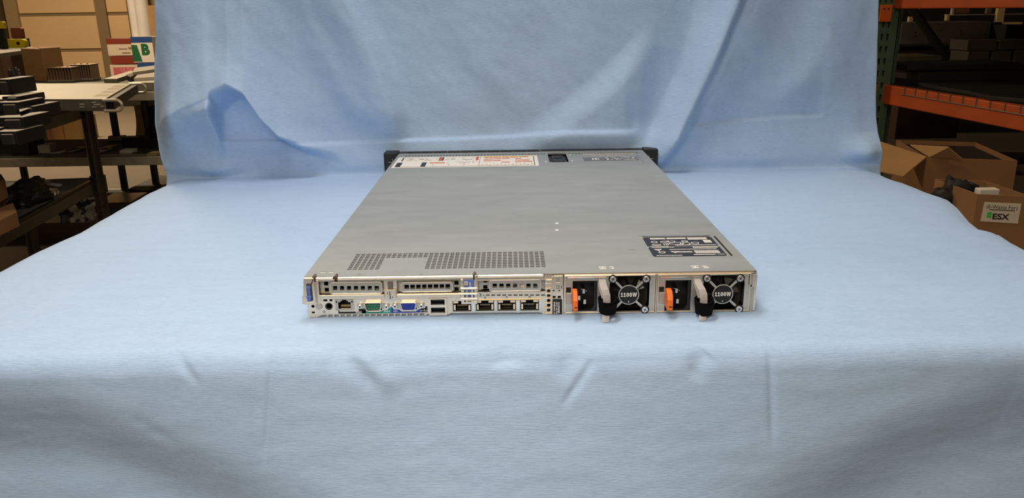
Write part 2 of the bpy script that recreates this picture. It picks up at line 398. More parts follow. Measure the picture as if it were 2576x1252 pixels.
mc = bpy.data.materials.new('blue_cloth'); mc.use_nodes = True; nt = mc.node_tree; bs = nt.nodes['Principled BSDF']
bs.inputs['Roughness'].default_value = .75; bs.inputs['Sheen Weight'].default_value = .25; bs.inputs['Sheen Roughness'].default_value = .35
tc = nt.nodes.new('ShaderNodeTexCoord')
def nz(scale, st=(1, 1, 1), det=3):
    mp = nt.nodes.new('ShaderNodeMapping'); mp.inputs['Scale'].default_value = st; nt.links.new(tc.outputs['UV'], mp.inputs[0])
    n = nt.nodes.new('ShaderNodeTexNoise'); n.inputs['Scale'].default_value = scale; n.inputs['Detail'].default_value = det; nt.links.new(mp.outputs[0], n.inputs[0]); return n
n1 = nz(900, (.12, 1, 1), 1); n2 = nz(1100, (1, 1, 1), 2); n3 = nz(4); n4 = nz(70, (.25, 1, 1), 3)
def mathn(op, a, b_, v=None):
    m_ = nt.nodes.new('ShaderNodeMath'); m_.operation = op
    for i_, q in enumerate((a, b_)):
        if isinstance(q, (int, float)): m_.inputs[i_].default_value = q
        else: nt.links.new(q, m_.inputs[i_])
    return m_.outputs[0]
def wv(direction, period):
    q = nt.nodes.new('ShaderNodeTexWave'); q.bands_direction = direction; q.inputs['Scale'].default_value = 1/(period*3.1831); q.inputs['Distortion'].default_value = .6; q.inputs['Detail'].default_value = 1; q.inputs['Detail Scale'].default_value = 1.5
    nt.links.new(tc.outputs['UV'], q.inputs[0]); return q.outputs[1]
weave = mathn('MULTIPLY', wv('Y', .0011), mathn('ADD', mathn('MULTIPLY', wv('X', .0011), .45), .55))
h = mathn('ADD', mathn('ADD', mathn('MULTIPLY', n1.outputs[0], .75), mathn('MULTIPLY', n2.outputs[0], .45)), mathn('ADD', mathn('MULTIPLY', weave, .26), mathn('MULTIPLY', n4.outputs[0], .35)))
rp = nt.nodes.new('ShaderNodeValToRGB'); rp.color_ramp.elements[0].position = .60; rp.color_ramp.elements[1].position = 1.0
rp.color_ramp.elements[0].color = (.33, .50, .76, 1); rp.color_ramp.elements[1].color = (.415, .60, .87, 1)
nt.links.new(h, rp.inputs[0]); 
mx = nt.nodes.new('ShaderNodeMixRGB'); mx.blend_type = 'MULTIPLY'; mx.inputs[0].default_value = .25
nt.links.new(rp.outputs[0], mx.inputs[1]); nt.links.new(n3.outputs[0], mx.inputs[2]); 
nt.links.new(rp.outputs[0], bs.inputs['Base Color'])
bp = nt.nodes.new('ShaderNodeBump'); bp.inputs['Strength'].default_value = .55; bp.inputs['Distance'].default_value = .0005
nt.links.new(h, bp.inputs['Height']); nt.links.new(bp.outputs[0], bs.inputs['Normal'])
cl.data.materials.append(mc)
# ================================================================ SERVER
sv = thing('rack_server', (0, .34, 0), 'silver grey rack mount server lying flat on the blue cloth, rear ports toward viewer', 'server')
W2, TZ, DL = .2155, .041, .683
def r1(X, Y, y=0): p = PY(750+X/7.576, 660+Y/7.576, y); return p.x, p.z
def r2(X, Y, y=0): p = PY(1070+X/7.156, 660+Y/7.156, y); return p.x, p.z
def r3(X, Y, y=0): p = PY(1400+X/7.364, 660+Y/7.364, y); return p.x, p.z
def r4(X, Y, y=0): p = PY(1640+X/7.364, 660+Y/7.364, y); return p.x, p.z
def RC(f, X0, Y0, X1, Y1, g=None, y=0):
    a = f(X0, Y0, y); b = (g or f)(X1, Y1, y); return a[0], b[0], b[1], a[1]   # x0,x1,z0,z1
PLX = r3(140, 500)[0]      # boundary between the I/O area and the power supplies
# --- chassis tray: floor, sides, inner walls
b = B()
b.box(-.2145, .2145, .001, DL, .0004, .0018)
b.box(-.2145, -.2132, .0005, DL, .0018, .0395); b.box(.2132, .2145, .0005, DL, .0018, .0395)
chassis = b.build('chassis', M_cover, sv, bevel=.0003)
b = B().box(-.2131, .2131, .075, .078, .002, .0395); b.box(PLX-.004, PLX-.001, .004, .2, .002, .0395)
b.build('inner_bulkhead', M_dark, chassis)
# mainboard seen through the cover slots, coloured black for the shade inside
b = B().box(-.21, PLX-.005, .012, .073, .010, .0115)
b.build('circuit_board', M_dark, sv)
b = B()
rr = random.Random(3)
for k in range(46):
    x = rr.uniform(-.175, .06); y = rr.uniform(.018, .062); b.box(x, x+rr.uniform(.003, .012), y, y+rr.uniform(.002, .006), .0116, rr.uniform(.018, .033))
b.box(-.105, -.05, .022, .04, .0116, .036); b.box(-.185, -.16, .018, .03, .0116, .034)
b.build('board_component', mat('board_cream', (.62, .54, .34), .6, 0, col2=(.012, .010, .008), scale=110, thr=(.38, .44)), sv)  # mostly black, so what shows through the vents looks unlit
# --- top cover with slotted vents
def t7(X, Y): p = PZ(860+X/4.86, 610+Y/4.86, TZ); return p.x, p.y
def t5(X, Y): p = PZ(950+X/6.133, 360+Y/6.133, TZ); return p.x, p.y
def t6(X, Y): p = PZ(1340+X/7.576, 360+Y/7.576, TZ); return p.x, p.y
def t8(X, Y): p = PZ(1590+X/8.05, 580+Y/8.05, TZ); return p.x, p.y
vx0, vy1 = t7(205, 143); vx1, _ = t7(2443, 117); vy0 = (t7(95, 325)[1]+t7(2465, 292)[1])/2; vy1 = (vy1+t7(2443, 117)[1])/2
pxs, pys = (vx1-vx0)/35, (vy1-vy0)/9
holes = []
for c in range(36):
    for r in range(10):
        if 6 <= c < 14 and r < 7: continue
        x, y = vx0+pxs*c, vy0+pys*r; hx, hy = pxs*.38, pys*.34
        holes.append([(x-hx, y-hy*.5), (x-hx*.8, y-hy), (x+hx*.8, y-hy), (x+hx, y-hy*.5), (x+hx, y+hy*.5), (x+hx*.8, y+hy), (x-hx*.8, y+hy), (x-hx, y+hy*.5)])
fx0, fy = t5(437, 205); fx1, fy1_ = t6(225, 208); fx2, _ = t6(700, 190); fx3, fy3 = t6(1970, 165); fy = (fy+fy1_+fy3)/3
for (a, b_, n) in ((fx0, fx1, 45), (fx2, fx3, 22)):
    p = (b_-a)/(n-1)
    for k in range(n): holes.append(rect(a+p*k-p*.33, a+p*k+p*.33, fy-.0042, fy+.0042))
# latch recess
lx0, ly0 = t6(322, 362); lx1, _ = t6(690, 352); _, ly1 = t6(290, 205); lmid = (t6(322, 362)[0]+t6(288, 205)[0])/2
lcx = (lx0+lx1)/2
holes.append(rect(lx0, lx1, ly0, ly1))
b = B()
e = .0006
b.plate(rect(-W2, W2, .0012, DL-.006), holes, TZ-.0012, TZ, 'z')
b.box(-W2, -W2+.0009, .004, DL-.006, .006+.012, TZ-.0012); b.box(W2-.0009, W2, .0, DL-.006, .0195, TZ-.0012)
cover = b.build('top_cover', M_cover, sv)
# bright rolled lip along the rear edge
x0 = r1(110, 290)[0]; xa = r1(660, 290)[0]; xb = r1(725, 290)[0]; xc = r2(865, 250)[0]; xd = r2(940, 250)[0]; xe = r2(2130, 240)[0]
b = B()
for a, c in ((x0, xa), (xb, xc), (xd, xe)):
    b.tube([(a, .0012, TZ-.0022), (c, .0012, TZ-.0022)], .0017, 10)
b.build('rear_lip', M_edge, cover, smooth=True)
b = B().box(xe-.001, W2-.0006, .0, .004, TZ-.0011, TZ-.0003); b.build('rear_lip', M_edge, cover)
# small embossed tabs on the cover near the rear edge
b = B()
for f, X0, Y0, X1, Y1 in ((r1, 425, 190, 520, 206), (r1, 585, 190, 670, 206)):
    p = PZ(750+X0/7.576, 660+Y0/7.576, TZ); q = PZ(750+X1/7.576, 660+Y1/7.576, TZ); b.box(p.x, q.x, p.y-.0008, p.y+.0006, TZ, TZ+.0006)
b.build('embossed_mark', M_edge, cover)
def glyphs(body, x, y, z, h, m, parent, name='lettering', wt=.19, cw=.62):
    # bold upright characters as polygons: 1, 0 and W
    b = B(); adv = {'1': cw*.92, '0': cw, 'W': cw*1.55}; tot = sum(adv[c] for c in body)*h; cx = x-tot/2
    for c in body:
        w_ = adv[c]*h; x0 = cx+.05*h; x1 = cx+w_-.05*h; z0 = z-h/2; z1 = z+h/2; t = wt*h
        if c == '1':
            xm = (x0+x1)/2; b.plate([(x0, z0), (x1, z0), (x1, z0+t*.75), (xm+t/2, z0+t*.75), (xm+t/2, z1), (xm-t*.3, z1), (x0, z1-t*1.2), (x0+t*.2, z1-t*1.9), (xm-t/2, z1-t*1.25), (xm-t/2, z0+t*.75), (x0, z0+t*.75)], [], y-.0001, y)
        elif c == '0':
            e = lambda rx, rz: [((x0+x1)/2+rx*math.cos(2*math.pi*k/20), z+rz*math.sin(2*math.pi*k/20)) for k in range(20)]
            b.plate(e((x1-x0)/2, h/2), [e((x1-x0)/2-t, h/2-t*.8)], y-.0001, y)
        else:
            ww = x1-x0; b.plate([(x0, z1), (x0+t, z1), (x0+ww*.28, z0+t*1.3), (x0+ww*.42, z1), (x0+ww*.58, z1), (x0+ww*.72, z0+t*1.3), (x1-t, z1), (x1, z1), (x0+ww*.80, z0), (x0+ww*.63, z0), (x0+ww*.5, z1-t*1.8), (x0+ww*.37, z0), (x0+ww*.20, z0)], [], y-.0001, y)
        cx += w_
    return b.build(name, m, parent)
def topmark(px, py, s, body, nm='embossed_mark'):
    p = PZ(px, py, TZ); text(body, mtop(p.x, p.y, TZ+.0002, 90), s, M_edge, cover, nm, .02, sx=1)
def barmark(px, py, kind):
    p = PZ(px, py, TZ); b = B()
    if kind == 'I': b.box(p.x-.0036, p.x+.0036, p.y+.0018, p.y+.0032, TZ, TZ+.0003); b.box(p.x-.0032, p.x+.0034, p.y-.0032, p.y-.0018, TZ, TZ+.0003); b.box(p.x-.0004, p.x+.0006, p.y-.0018, p.y+.0018, TZ, TZ+.0003)
    if kind == '1': b.box(p.x-.0020, p.x+.0018, p.y+.0018, p.y+.0030, TZ, TZ+.0003); b.box(p.x+.0010, p.x+.0018, p.y-.0020, p.y+.0018, TZ, TZ+.0003); b.box(p.x-.0004, p.x+.0018, p.y-.0032, p.y-.0020, TZ, TZ+.0003)
    if kind == '2': b.box(p.x-.0026, p.x+.0022, p.y+.0022, p.y+.0032, TZ, TZ+.0003); b.box(p.x-.0022, p.x+.0024, p.y-.0034, p.y-.0024, TZ, TZ+.0003); b.box(p.x-.0018, p.x+.0010, p.y-.0004, p.y+.0006, TZ, TZ+.0003); b.box(p.x+.0016, p.x+.0026, p.y-.0024, p.y-.0004, TZ, TZ+.0003)
    b.build('embossed_mark', M_white, cover)  # embossed metal coloured white in place of the backdrop's reflection
barmark(1400+855/7.364, 660+100/7.364, 'I'); barmark(1400+1020/7.364, 660+100/7.364, '1')
barmark(1640+800/7.364, 660+83/7.364, 'I'); barmark(1640+990/7.364, 660+83/7.364, '2')
# front latch: recessed black handle
lt = B().box(lx0+.001, lx1-.001, ly0+.001, ly1-.001, TZ-.0045, TZ-.0035)
lt.box(lx0+.006, lx1-.006, ly0+.012, ly1-.010, TZ-.0035, TZ-.0008)
latch = lt.build('cover_latch', M_brack, cover, bevel=.0006)
B().cyl((lcx, (ly0+ly1)/2+.006, TZ-.0008), (lcx, (ly0+ly1)/2+.006, TZ-.0001), .008, 20).build('latch_pad', M_black, latch)
b = B().box(lx0-.002, lx1+.002, ly1-.001, ly1+.004, TZ, TZ+.0008); b.build('latch_rim', M_edge, latch)
for (X, Y) in ((253, 355), (755, 340), (712, 220)):
    x, y = t6(X, Y); B().cyl((x, y, TZ), (x, y, TZ+.0006),   .0020, 12).build('rivet', M_white, cover)
for px, py in ((1401, 562), (1401, 579)):
    p = PZ(px, py, TZ); B().cyl((p.x, p.y, TZ), (p.x, p.y, TZ+.0005), .0022, 12).build('rivet', M_white, cover)
# --- front-left service label (white, red blocks)
a0 = t5(208, 383); a1 = t5(2490, 350); a2 = t5(320, 222); LZ = TZ+.0003
lab = B().box(a0[0]+.0, a1[0], (a0[1]+a1[1])/2, a2[1], TZ, LZ).build('service_label', M_lab, cover)
LX0, LX1, LY0, LY1 = a0[0], a1[0], (a0[1]+a1[1])/2, a2[1]; LW, LH = LX1-LX0, LY1-LY0
def lbox(items, m, nm, X0=LX0, Y0=LY0, WW=LW, HH=LH, par=lab, z=LZ):
    b = B()
    for (u0, v0, u1, v1) in items: b.box(X0+u0*WW, X0+u1*WW, Y0+v0*HH, Y0+v1*HH, z, z+.0001)
    return b.build(nm, m, par)
lbox([(.018, .08, .055, .46), (.192, .08, .225, .46), (.035, .60, .045, .93), (.32, .60, .333, .93), (.590, .06, .5925, .97), (.018, .055, .975, .075), (.97, .06, .975, .96)], M_lblk, 'black_print')
lbox([(.298, .60, .318, .95), (.562, .60, .580, .95), (.245, .36, .350, .44)]+[(u, v, u+w_, v+.06) for u, v, w_ in [(.62, .83, .03), (.652, .83, .03), (.685, .83, .055), (.745, .83, .055), (.805, .83, .055), (.865, .85, .07), (.62, .66, .03), (.652, .66, .03), (.685, .68, .055), (.745, .70, .055), (.84, .68, .045), (.62, .50, .06), (.685, .50, .055), (.84, .52, .1), (.745, .34, .055), (.84, .36, .045), (.89, .38, .07)]], M_red, 'red_print')
lbox([(.61, .90, .955, .96)], M_yel, 'yellow_print')
rr = random.Random(11); it = []
for k in range(26): u = rr.uniform(.05, .28); v = rr.uniform(.62, .88); it.append((u, v, u+rr.uniform(.01, .04), v+.02))
for k in range(22): u = rr.uniform(.34, .55); v = rr.uniform(.62, .88); it.append((u, v, u+rr.uniform(.01, .03), v+.02))
for k in range(20): u = rr.uniform(.36, .56); v = rr.uniform(.28, .5); it.append((u, v, u+rr.uniform(.006, .016), v+.03))
for k in range(14): u = .61+.026*k; it.append((u, .12+.05*(k % 2), u+.012, .17+.05*(k % 2)))
it += [(.27, .16, .278, .24), (.38, .16, .388, .24), (.485, .16, .493, .24)]
lbox(it, M_ltgrey, 'diagram_print')
# --- front-right embossed panel and label
c0 = t6(985, 345); c1 = t6(2025, 318); c2 = t6(990, 282)
X0, X1, Y0, Y1 = c0[0], c1[0], (c0[1]+c1[1])/2, (t6(985, 282)[1]+t6(1960, 258)[1])/2
lab2 = B().box(X0, X1, Y0, Y1, TZ, LZ).build('regulatory_label', mat('label_slate', (.13, .14, .16), .5), cover)
rr = random.Random(5)
lbox([(u, v, u+rr.uniform(.01, .05), v+.09) for u, v in [(rr.uniform(.42, .92), rr.uniform(.1, .85)) for k in range(34)]]+[(.16, .3, .19, .75), (.21, .3, .25, .75), (.27, .3, .29, .75)], M_lab, 'small_print', X0, Y0, X1-X0, Y1-Y0, lab2)
p0 = t6(945, 215); p1 = t6(1950, 190)
b = B().box(p0[0], p1[0], (p0[1]+p1[1])/2-.002, (p0[1]+p1[1])/2+.0015, TZ, TZ+.001)
for X, Y, wd in ((1115, 237, 65), (1265, 233, 65), (1197, 261, 60), (1350, 256, 60), (1700, 222, 45), (1660, 247, 165), (1450, 245, 120), (1420, 232, 60)):
    q = t6(X, Y); q1 = t6(X+wd, Y); b.box(q[0], q1[0], q[1]-.0011, q[1]+.0011, TZ, TZ+.0007)
b.build('embossed_panel', M_edge, cover)
p0 = t6(1960, 200); p1 = t6(2105, 378)
b = B(); b.box(p0[0], p0[0]+.0015, p1[1], p0[1], TZ, TZ+.0008).build('embossed_rib', M_cover, cover)
# --- rear-right black certification label (two halves) with frame
q0 = t8(440, 525); q1 = t8(1930, 510); q2 = t8(205, 150); q3 = t8(1590, 118); qm = t8(300, 325)
X0, X1, Y0, Y1 = (q0[0]+q2[0])/2, (q1[0]+q3[0])/2, (q0[1]+q1[1])/2, (q2[1]+q3[1])/2
ym = t8(310, 328)[1]*.5+t8(1760, 315)[1]*.5
b = B().plate(rrect(X0, X1, Y0, ym-.0013, .003), [], TZ, LZ, 'z'); b.plate(rrect(X0, X1, ym+.0013, Y1, .003), [], TZ, LZ, 'z')
lab3 = b.build('certification_label', M_lblk, cover)
WW, HH = X1-X0, Y1-Y0; s_ = HH
b = B().box(X0-.004, X1+.001, Y1+.0012, Y1+.0036, TZ, TZ+.0012); b.build('label_frame', M_edge, cover)
b = B().box(X1+.0035, X1+.0052, Y0, Y1+.001, TZ, TZ+.0006); b.build('label_groove', M_dark, cover)
rr = random.Random(2); it = []
def row(u0, u1, v, h, wmin, wmax, gap=.004):
    u = u0
    while u < u1: wd = rr.uniform(wmin, wmax); it.append((u, v, min(u+wd, u1), v+h)); u += wd+gap
for v in (.93, .885): row(.10, .32, v, .03, .008, .02); 
for v in (.93, .89): row(.34, .62, v, .03, .008, .02)
for v in (.945, .92, .895, .87, .845): row(.64, .92, v, .015, .006, .03, .003)
for v in (.79, .76, .73, .70, .67): row(.84, .95, v, .02, .01, .05, .003)
row(.40, .98, .545, .02, .01, .03); row(.04, .30, .50, .018, .01, .03)
for v in (.455, .425, .40): row(.62, .97, v, .012, .01, .04, .003)
row(.05, .36, .44, .018, .01, .03); row(.28, .93, .33, .022, .008, .02)
for v in (.25, .21, .17, .13): row(.60, .94, v, .022, .012, .03)
row(.36, .57, .22, .018, .01, .03); row(.36, .57, .18, .018, .01, .03); row(.56, .86, .05, .03, .012, .02); row(.05, .40, .035, .02, .01, .04)
lbox(it, M_white, 'small_print', X0, Y0, WW, HH, lab3)
b = B()
def ring(cx, cy, rx, ry, t, n=20):
    o_ = [(X0+cx*WW+rx*math.cos(2*math.pi*k/n), Y0+cy*HH+ry*math.sin(2*math.pi*k/n)) for k in range(n)]
    i_ = [(X0+cx*WW+(rx-t)*math.cos(2*math.pi*k/n), Y0+cy*HH+(ry-t)*math.sin(2*math.pi*k/n)) for k in range(n)]
    b.plate(o_, [i_], LZ, LZ+.0001, 'z')
for cx, cy, rx, ry in ((.13, .74, .0035, .0035), (.27, .74, .004, .003), (.14, .59, .0050, .0025), (.57, .76, .0035, .003), (.70, .66, .0042, .004), (.555, .63, .0055, .005), (.43, .65, .0080, .0045), (.15, .20, .0036, .0033)): ring(cx, cy, rx, ry, .0009)
def tri(cx, cy, s):
    x, y = X0+cx*WW, Y0+cy*HH; b.plate([(x-s, y+s*.8), (x, y-s*.9), (x+s, y+s*.8)], [[(x-s*.62, y+s*.55), (x+s*.62, y+s*.55), (x, y-s*.5)]], LZ, LZ+.0001, 'z')
    b.box(x-.0003, x+.0003, y-s*.2, y+s*.45, LZ, LZ+.0001)
tri(.12, .32, .0042); tri(.33, .20, .0042)
for cx in (.245, .275, .30): b.box(X0+cx*WW, X0+cx*WW+.0009, Y0+.57*HH, Y0+.66*HH, LZ, LZ+.0001)
b.build('certification_mark', M_white, lab3)
text('CE', mtop(X0+.37*WW, Y0+.76*HH, LZ+.0001, 180), .009, M_white, lab3, 'certification_mark')
text('DELL', mtop(X0+.925*WW, Y0+.065*HH, LZ+.0001, 180), .0034, M_white, lab3, 'lettering', .02)
# --- rear I/O panel
holes = []
def H(f, X0, Y0, X1, Y1, g=None, r=None):
    q = RC(f, X0, Y0, X1, Y1, g); holes.append(rect(*q) if r is None else rrect(*q, r)); return q
zt = TZ-.0045
SL = [RC(r1, 385, 348, 1650, 600), RC(r1, 1880, 352, 0, 0), RC(r2, 945, 330, 2155, 515)]
SL[1] = (r1(1880, 352)[0], r2(640, 300)[0], r2(640, 540)[1], SL[0][3]-.0002)
for s in SL: holes.append(rect(*s))
mg = SL[0][1]+.0012
io = [RC(r1, 700, 700, 1075, 905)]
H(r1, 482, 692, 562, 735); H(r1, 598, 692, 658, 735); H(r1, 262, 930, 322, 962)
for X, Y, rad in ((285, 830, 32), (590, 830, 56), (400, 830, 66)): x, z = r1(X, Y); holes.append(circ(x, z, rad/7.576*.000378))
holes.append(rect(*io[0]))
DBH = [RC(r1, 1262, 735, 1615, 910), RC(r1, 1945, 735, 2275, 895)]
for q in DBH: holes.append(rect(q[0]+.0005, q[1]-.0005, q[2]+.0005, q[3]-.0005))
USB = [RC(r2, 100, 652, 352, 745), RC(r2, 105, 795, 360, 887)]
for q in USB: holes.append(rect(*q))
NIC = [RC(r2, 492, 690, 830, 880), RC(r2, 908, 680, 1240, 870), RC(r2, 1298, 678, 1632, 866), RC(r2, 1708, 668, 2045, 862)]
for q in NIC: holes.append(rect(q[0], q[1], q[2], q[3]))
for k in range(11): H(r2, 1090+99.5*k, 572, 1090+99.5*k+68, 592)
for Y0, Y1 in ((482, 530), (568, 615), (655, 705), (735, 792), (822, 878)): H(r2, 2190, Y0, 2252, Y1, r=.0012)
H(r2, 2288, 598, 2345, 635); H(r2, 2380, 598, 2440, 635)
xr_ = PLX-.0008
# bottom comb edge on the left part
cx0, cz0 = r1(375, 1030)
zb, zc = r1(1000, 1028)[1], r1(1000, 985)[1]
outer = [(-.2140, r1(200, 1040)[1]), (r1(370, 1040)[0], r1(200, 1040)[1])]
pt = 118/7.576*.000378
x = r1(372, 1)[0]
xe_ = r2(55, 900)[0]; k = 0
while x+pt < xe_:
    outer += [(x, zc), (x+pt*.72, zc), (x+pt*.72, zb), (x+pt, zb)]; x += pt
outer += [(xe_, zc), (xe_, r2(60, 935)[1]), (r2(440, 935)[0], r2(60, 935)[1]), (r2(440, 895)[0], r2(500, 905)[1]), (r2(2090, 890)[0], r2(2090, 890)[1]), (r2(2100, 905)[0], r2(2100, 935)[1]), (r2(2250, 935)[0], r2(2200, 940)[1]), (r2(2250, 980)[0], .0003), (r2(2275, 980)[0], .0003), (r2(2275, 950)[0], .004), (r2(2355, 950)[0], .004), (r2(2355, 950)[0], .0003), (r2(2375, 950)[0], .0003), (r2(2375, 950)[0], .004), (r2(2450, 950)[0], .004), (r2(2450, 950)[0], .0003), (xr_, .0003), (xr_, TZ-.0013), (xe+.0005, TZ-.0013), (xe+.0005, zt+.001), (-.2140, zt+.001)]
outer = [(p[0], max(p[1], .0002)) for p in outer]
panel = B().plate(outer, holes, -.0006, .0006).build('rear_panel', M_nick, sv)
b = B().box(-.2135, PLX-.001, .003, .0045, .0022, zt); 
# strip of dull metal under the lip
b = B().box(r1(380, 300)[0], r2(2130, 300)[0], -.0008, .0006, r1(1000, 352)[1], r1(1000, 318)[1]+.0002); b.build('panel_strip', M_nickdull, panel, bevel=.0002)
# ledge under the slots
b = B().box(r1(405, 610)[0], r1(1645, 610)[0], -.0022, -.0006, r1(500, 690)[1], r1(500, 612)[1]); b.box(r1(1880, 610)[0], r2(640, 600)[0], -.0022, -.0006, r1(2000, 665)[1], r1(2000, 600)[1]); b.build('panel_ledge', M_nick, panel, bevel=.0003)
# slot covers
def slot(q, bez, sq, vents, f, f2=None):
    hs = [rect(*v) for v in vents]
    o = B().plate(rect(q[0]-.0003, q[1]+.0003, q[2]-.0003, q[3]+.0003), hs+[rect(*s) for s in sq], .0036, .0046).build('slot_cover', M_nickdull, panel)
    bz = B().plate(rrect(*bez, .0022), [rect(*s) for s in sq], -.0004, .0036).build('slot_bezel', mat('slot_bezel_metal', (.62, .59, .52), .36, .85, .04, 200), o, bevel=.0003)
    fr = B().plate(rrect(bez[0]-.0005, bez[1]+.0005, bez[2]-.0005, bez[3]+.0005, .0026), [rrect(bez[0]+.0004, bez[1]-.0004, bez[2]+.0004, bez[3]-.0004, .002)], -.0009, .001).build('bezel_rim', M_nick, o, bevel=.0003)
sq1 = [RC(r1, X, 446, X+87, 528) for X in (663, 795, 928, 1060, 1191, 1323, 1456)]
slot(SL[0], RC(r1, 605, 380, 1605, 583), sq1, [RC(r1, 475, 386, 560, 460), RC(r1, 487, 507, 573, 580)], r1)
sx0, sx1 = r1(2000, 1)[0], r2(338, 1)[0]; st = (sx1-sx0)/7.0
bz2 = (r1(1940, 1)[0], r2(477, 1)[0], sq1[0][2]-.0026, sq1[0][3]+.0024)
sq2 = [(sx0+(sx1-sx0)/6.93*k, sx0+(sx1-sx0)/6.93*k+.0043, sq1[0][2]+.0001, sq1[0][3]+.0001) for k in range(8)]
slot(SL[1], bz2, sq2, [RC(r2, 516, 352, 597, 425), RC(r2, 516, 466, 598, 536)], r2)
sq3 = [RC(r2, X, 378, X+77, 455) for X in (1211, 1333, 1454, 1577, 1698, 1819, 1941)]
slot(SL[2], RC(r2, 1155, 322, 2080, 503), sq3, [RC(r2, 1040, 326, 1115, 382), RC(r2, 1040, 430, 1117, 495)], r2)
# divider and number plate between slots 1 and 2
q = RC(r1, 1655, 350, 1880, 500); B().box(q[0], q[1], -.0004, .002, q[2], q[3]).build('slot_divider', M_nickdull, panel, bevel=.0003)
q = RC(r1, 1705, 352, 1818, 498); B().box(q[0], q[1], -.0010, -.0004, q[2], q[3]).build('divider_tab', mat('dark_nickel', (.25, .23, .2), .4, .8), panel)
q = RC(r1, 1655, 500, 1878, 680); npl = B().plate(rrect(*q, .001), [], -.0030, -.0022).build('number_plate', M_nick, panel, bevel=.0002)
x, z = r1(1758, 563); glyphs('1', x, -.00305, z, .0030, M_black, npl)
x, z = r1(1762, 640); text('2', mface(x, -.00305, z), .0044, M_black, npl, 'lettering', .03)
b = B(); x, z = r1(1710, 567); b.plate([(x-.0006, z), (x+.0006, z+.0008), (x+.0006, z-.0008)], [], -.0031, -.003)
x, z = r1(1815, 640); b.plate([(x+.0006, z), (x-.0006, z-.0008), (x-.0006, z+.0008)], [], -.0031, -.003); b.build('arrow_mark', M_black, npl)
x, z = r2(992, 583); text('3', mface(x, -.0007, z), .0042, M_black, panel, 'lettering', .03)
b = B(); x, z = r2(1052, 582); b.plate([(x-.0007, z-.0006), (x+.0007, z-.0006), (x, z+.0008)], [], -.00075, -.0006); b.build('arrow_mark', M_black, panel)
for X, Y, t in ((1075, 628, '2'), (1465, 620, '3'), (1878, 616, '4')):
    x, z = r2(X, Y); b = B().plate(rect(x-.0009, x+.0009, z-.0010, z+.0010), [rect(x-.0006, x+.0006, z-.0007, z+.0007)], -.0007, -.0006).build('port_mark', M_black, panel); text(t, mface(x, -.0007, z), .0014, M_black, b, 'lettering')
# blue release handle with metal lattice
bx = RC(r2, 690, 300, 880, 425); bt = B().box(bx[0], bx[1], -.0015, .002, RC(r2, 690, 640, 880, 660)[2], bx[3]).build('riser_handle', M_blue, panel, bevel=.0003)
x, z = r2(808, 385); text('PUSH', mface(x, -.00155, z, 90), .0019, M_white, bt, 'lettering', .02)
b = B()
q = RC(r2, 640, 300, 700, 430); b.box(q[0], q[1]-.001, -.003, -.0002, q[2], q[3])
q = RC(r2, 700, 330, 775, 395); b.box(q[0], q[1], -.0028, -.0016, q[2], q[3])
lat_holes = []
for Y0, Y1 in ((470, 515), (560, 605), (648, 690)):
    for X0_, X1_ in ((700, 742), (765, 830), (860, 890)): lat_holes.append(rect(*RC(r2, X0_, Y0, X1_, Y1)))
q = RC(r2, 643, 430, 935, 720); b.plate(rect(*q), lat_holes, -.0036, -.0022)
q = RC(r2, 640, 430, 940, 450); b.tube([(q[0], -.0036, (q[2]+q[3])/2), (q[1], -.0036, (q[2]+q[3])/2)], .0009, 8)
q = RC(r2, 640, 530, 940, 552); b.tube([(q[0], -.0036, (q[2]+q[3])/2), (q[1], -.0036, (q[2]+q[3])/2)], .0009, 8)
q = RC(r2, 640, 620, 940, 640); b.tube([(q[0], -.0036, (q[2]+q[3])/2), (q[1], -.0036, (q[2]+q[3])/2)], .0009, 8)
b.build('handle_lattice', M_nick, bt, bevel=.0002)
q = RC(r2, 890, 215, 935, 420); B().box(q[0], q[1], -.003, .0008, q[2], TZ).build('handle_stem', M_nick, bt, bevel=.0003)
# hooks in the cover edge
for px in (790, 845, 1194):
    p = PY(px, 697, 0); b = B().box(p.x-.0016, p.x+.0016, -.0008, .004, TZ-.005, TZ+.0008); b.box(p.x-.0008, p.x+.0010, -.001, .006, TZ+.0008, TZ+.0012)
    b.build('cover_hook', mat('hook_brown', (.16, .11, .08), .4, .7), cover, bevel=.0002)
# grille column right of slot 3
b = B()
for Y0, Y1 in ((360, 380), (440, 470), (535, 560), (620, 645), (708, 728), (795, 815), (882, 925)):
    q = RC(r2, 2165, Y0, 2270, Y1); zz = (q[2]+q[3])/2; b.tube([(q[0], -.0014, zz+.0006), (q[0]+.001, -.002, zz), (q[1], -.0014, zz-.0002)], .0008, 8)
q = RC(r2, 2168, 300, 2280, 355); b.box(q[0], q[1], -.0022, -.0006, q[2], q[3]); q = RC(r2, 2195, 388, 2255, 430); b.box(q[0], q[1], -.0012, -.0006, q[2], q[3])
q = RC(r2, 2276, 250, 2290, 980); b.box(q[0], q[1], -.0016, -.0006, .0003, q[3]); q = RC(r2, 2462, 640, 2485, 980); b.box(q[0], q[1], -.0016, -.0006, .0003, q[3])
b.build('grille_rib', M_nick, panel, bevel=.0002)
q = RC(r2, 2310, 235, 2470, 390); tb2 = B().plate(rect(*q), [rect(*RC(r2, 2352, 268, 2418, 352))], -.0014, -.0006).build('latch_plate', M_nick, panel, bevel=.0002)
q = RC(r2, 2352, 268, 2418, 352); B().box(q[0], q[1], -.001, .0006, q[2], q[3]).build('latch_window', M_nickdull, tb2)
x, z = r2(2450, 437); glyphs('1', x, -.0007, z, .0026, M_black, panel)
x, z = r2(2388, 437); b = B().plate(rect(x-.0015, x+.0015, z-.0017, z+.0017), [rect(x-.0012, x+.0012, z-.0014, z+.0014)], -.0007, -.0006); b.plate([(x-.0004, z-.0008), (x+.0006, z+.0001), (x, z+.0002), (x+.0004, z+.0009), (x-.0006, z), (x, z-.0001)], [], -.0007, -.0006)
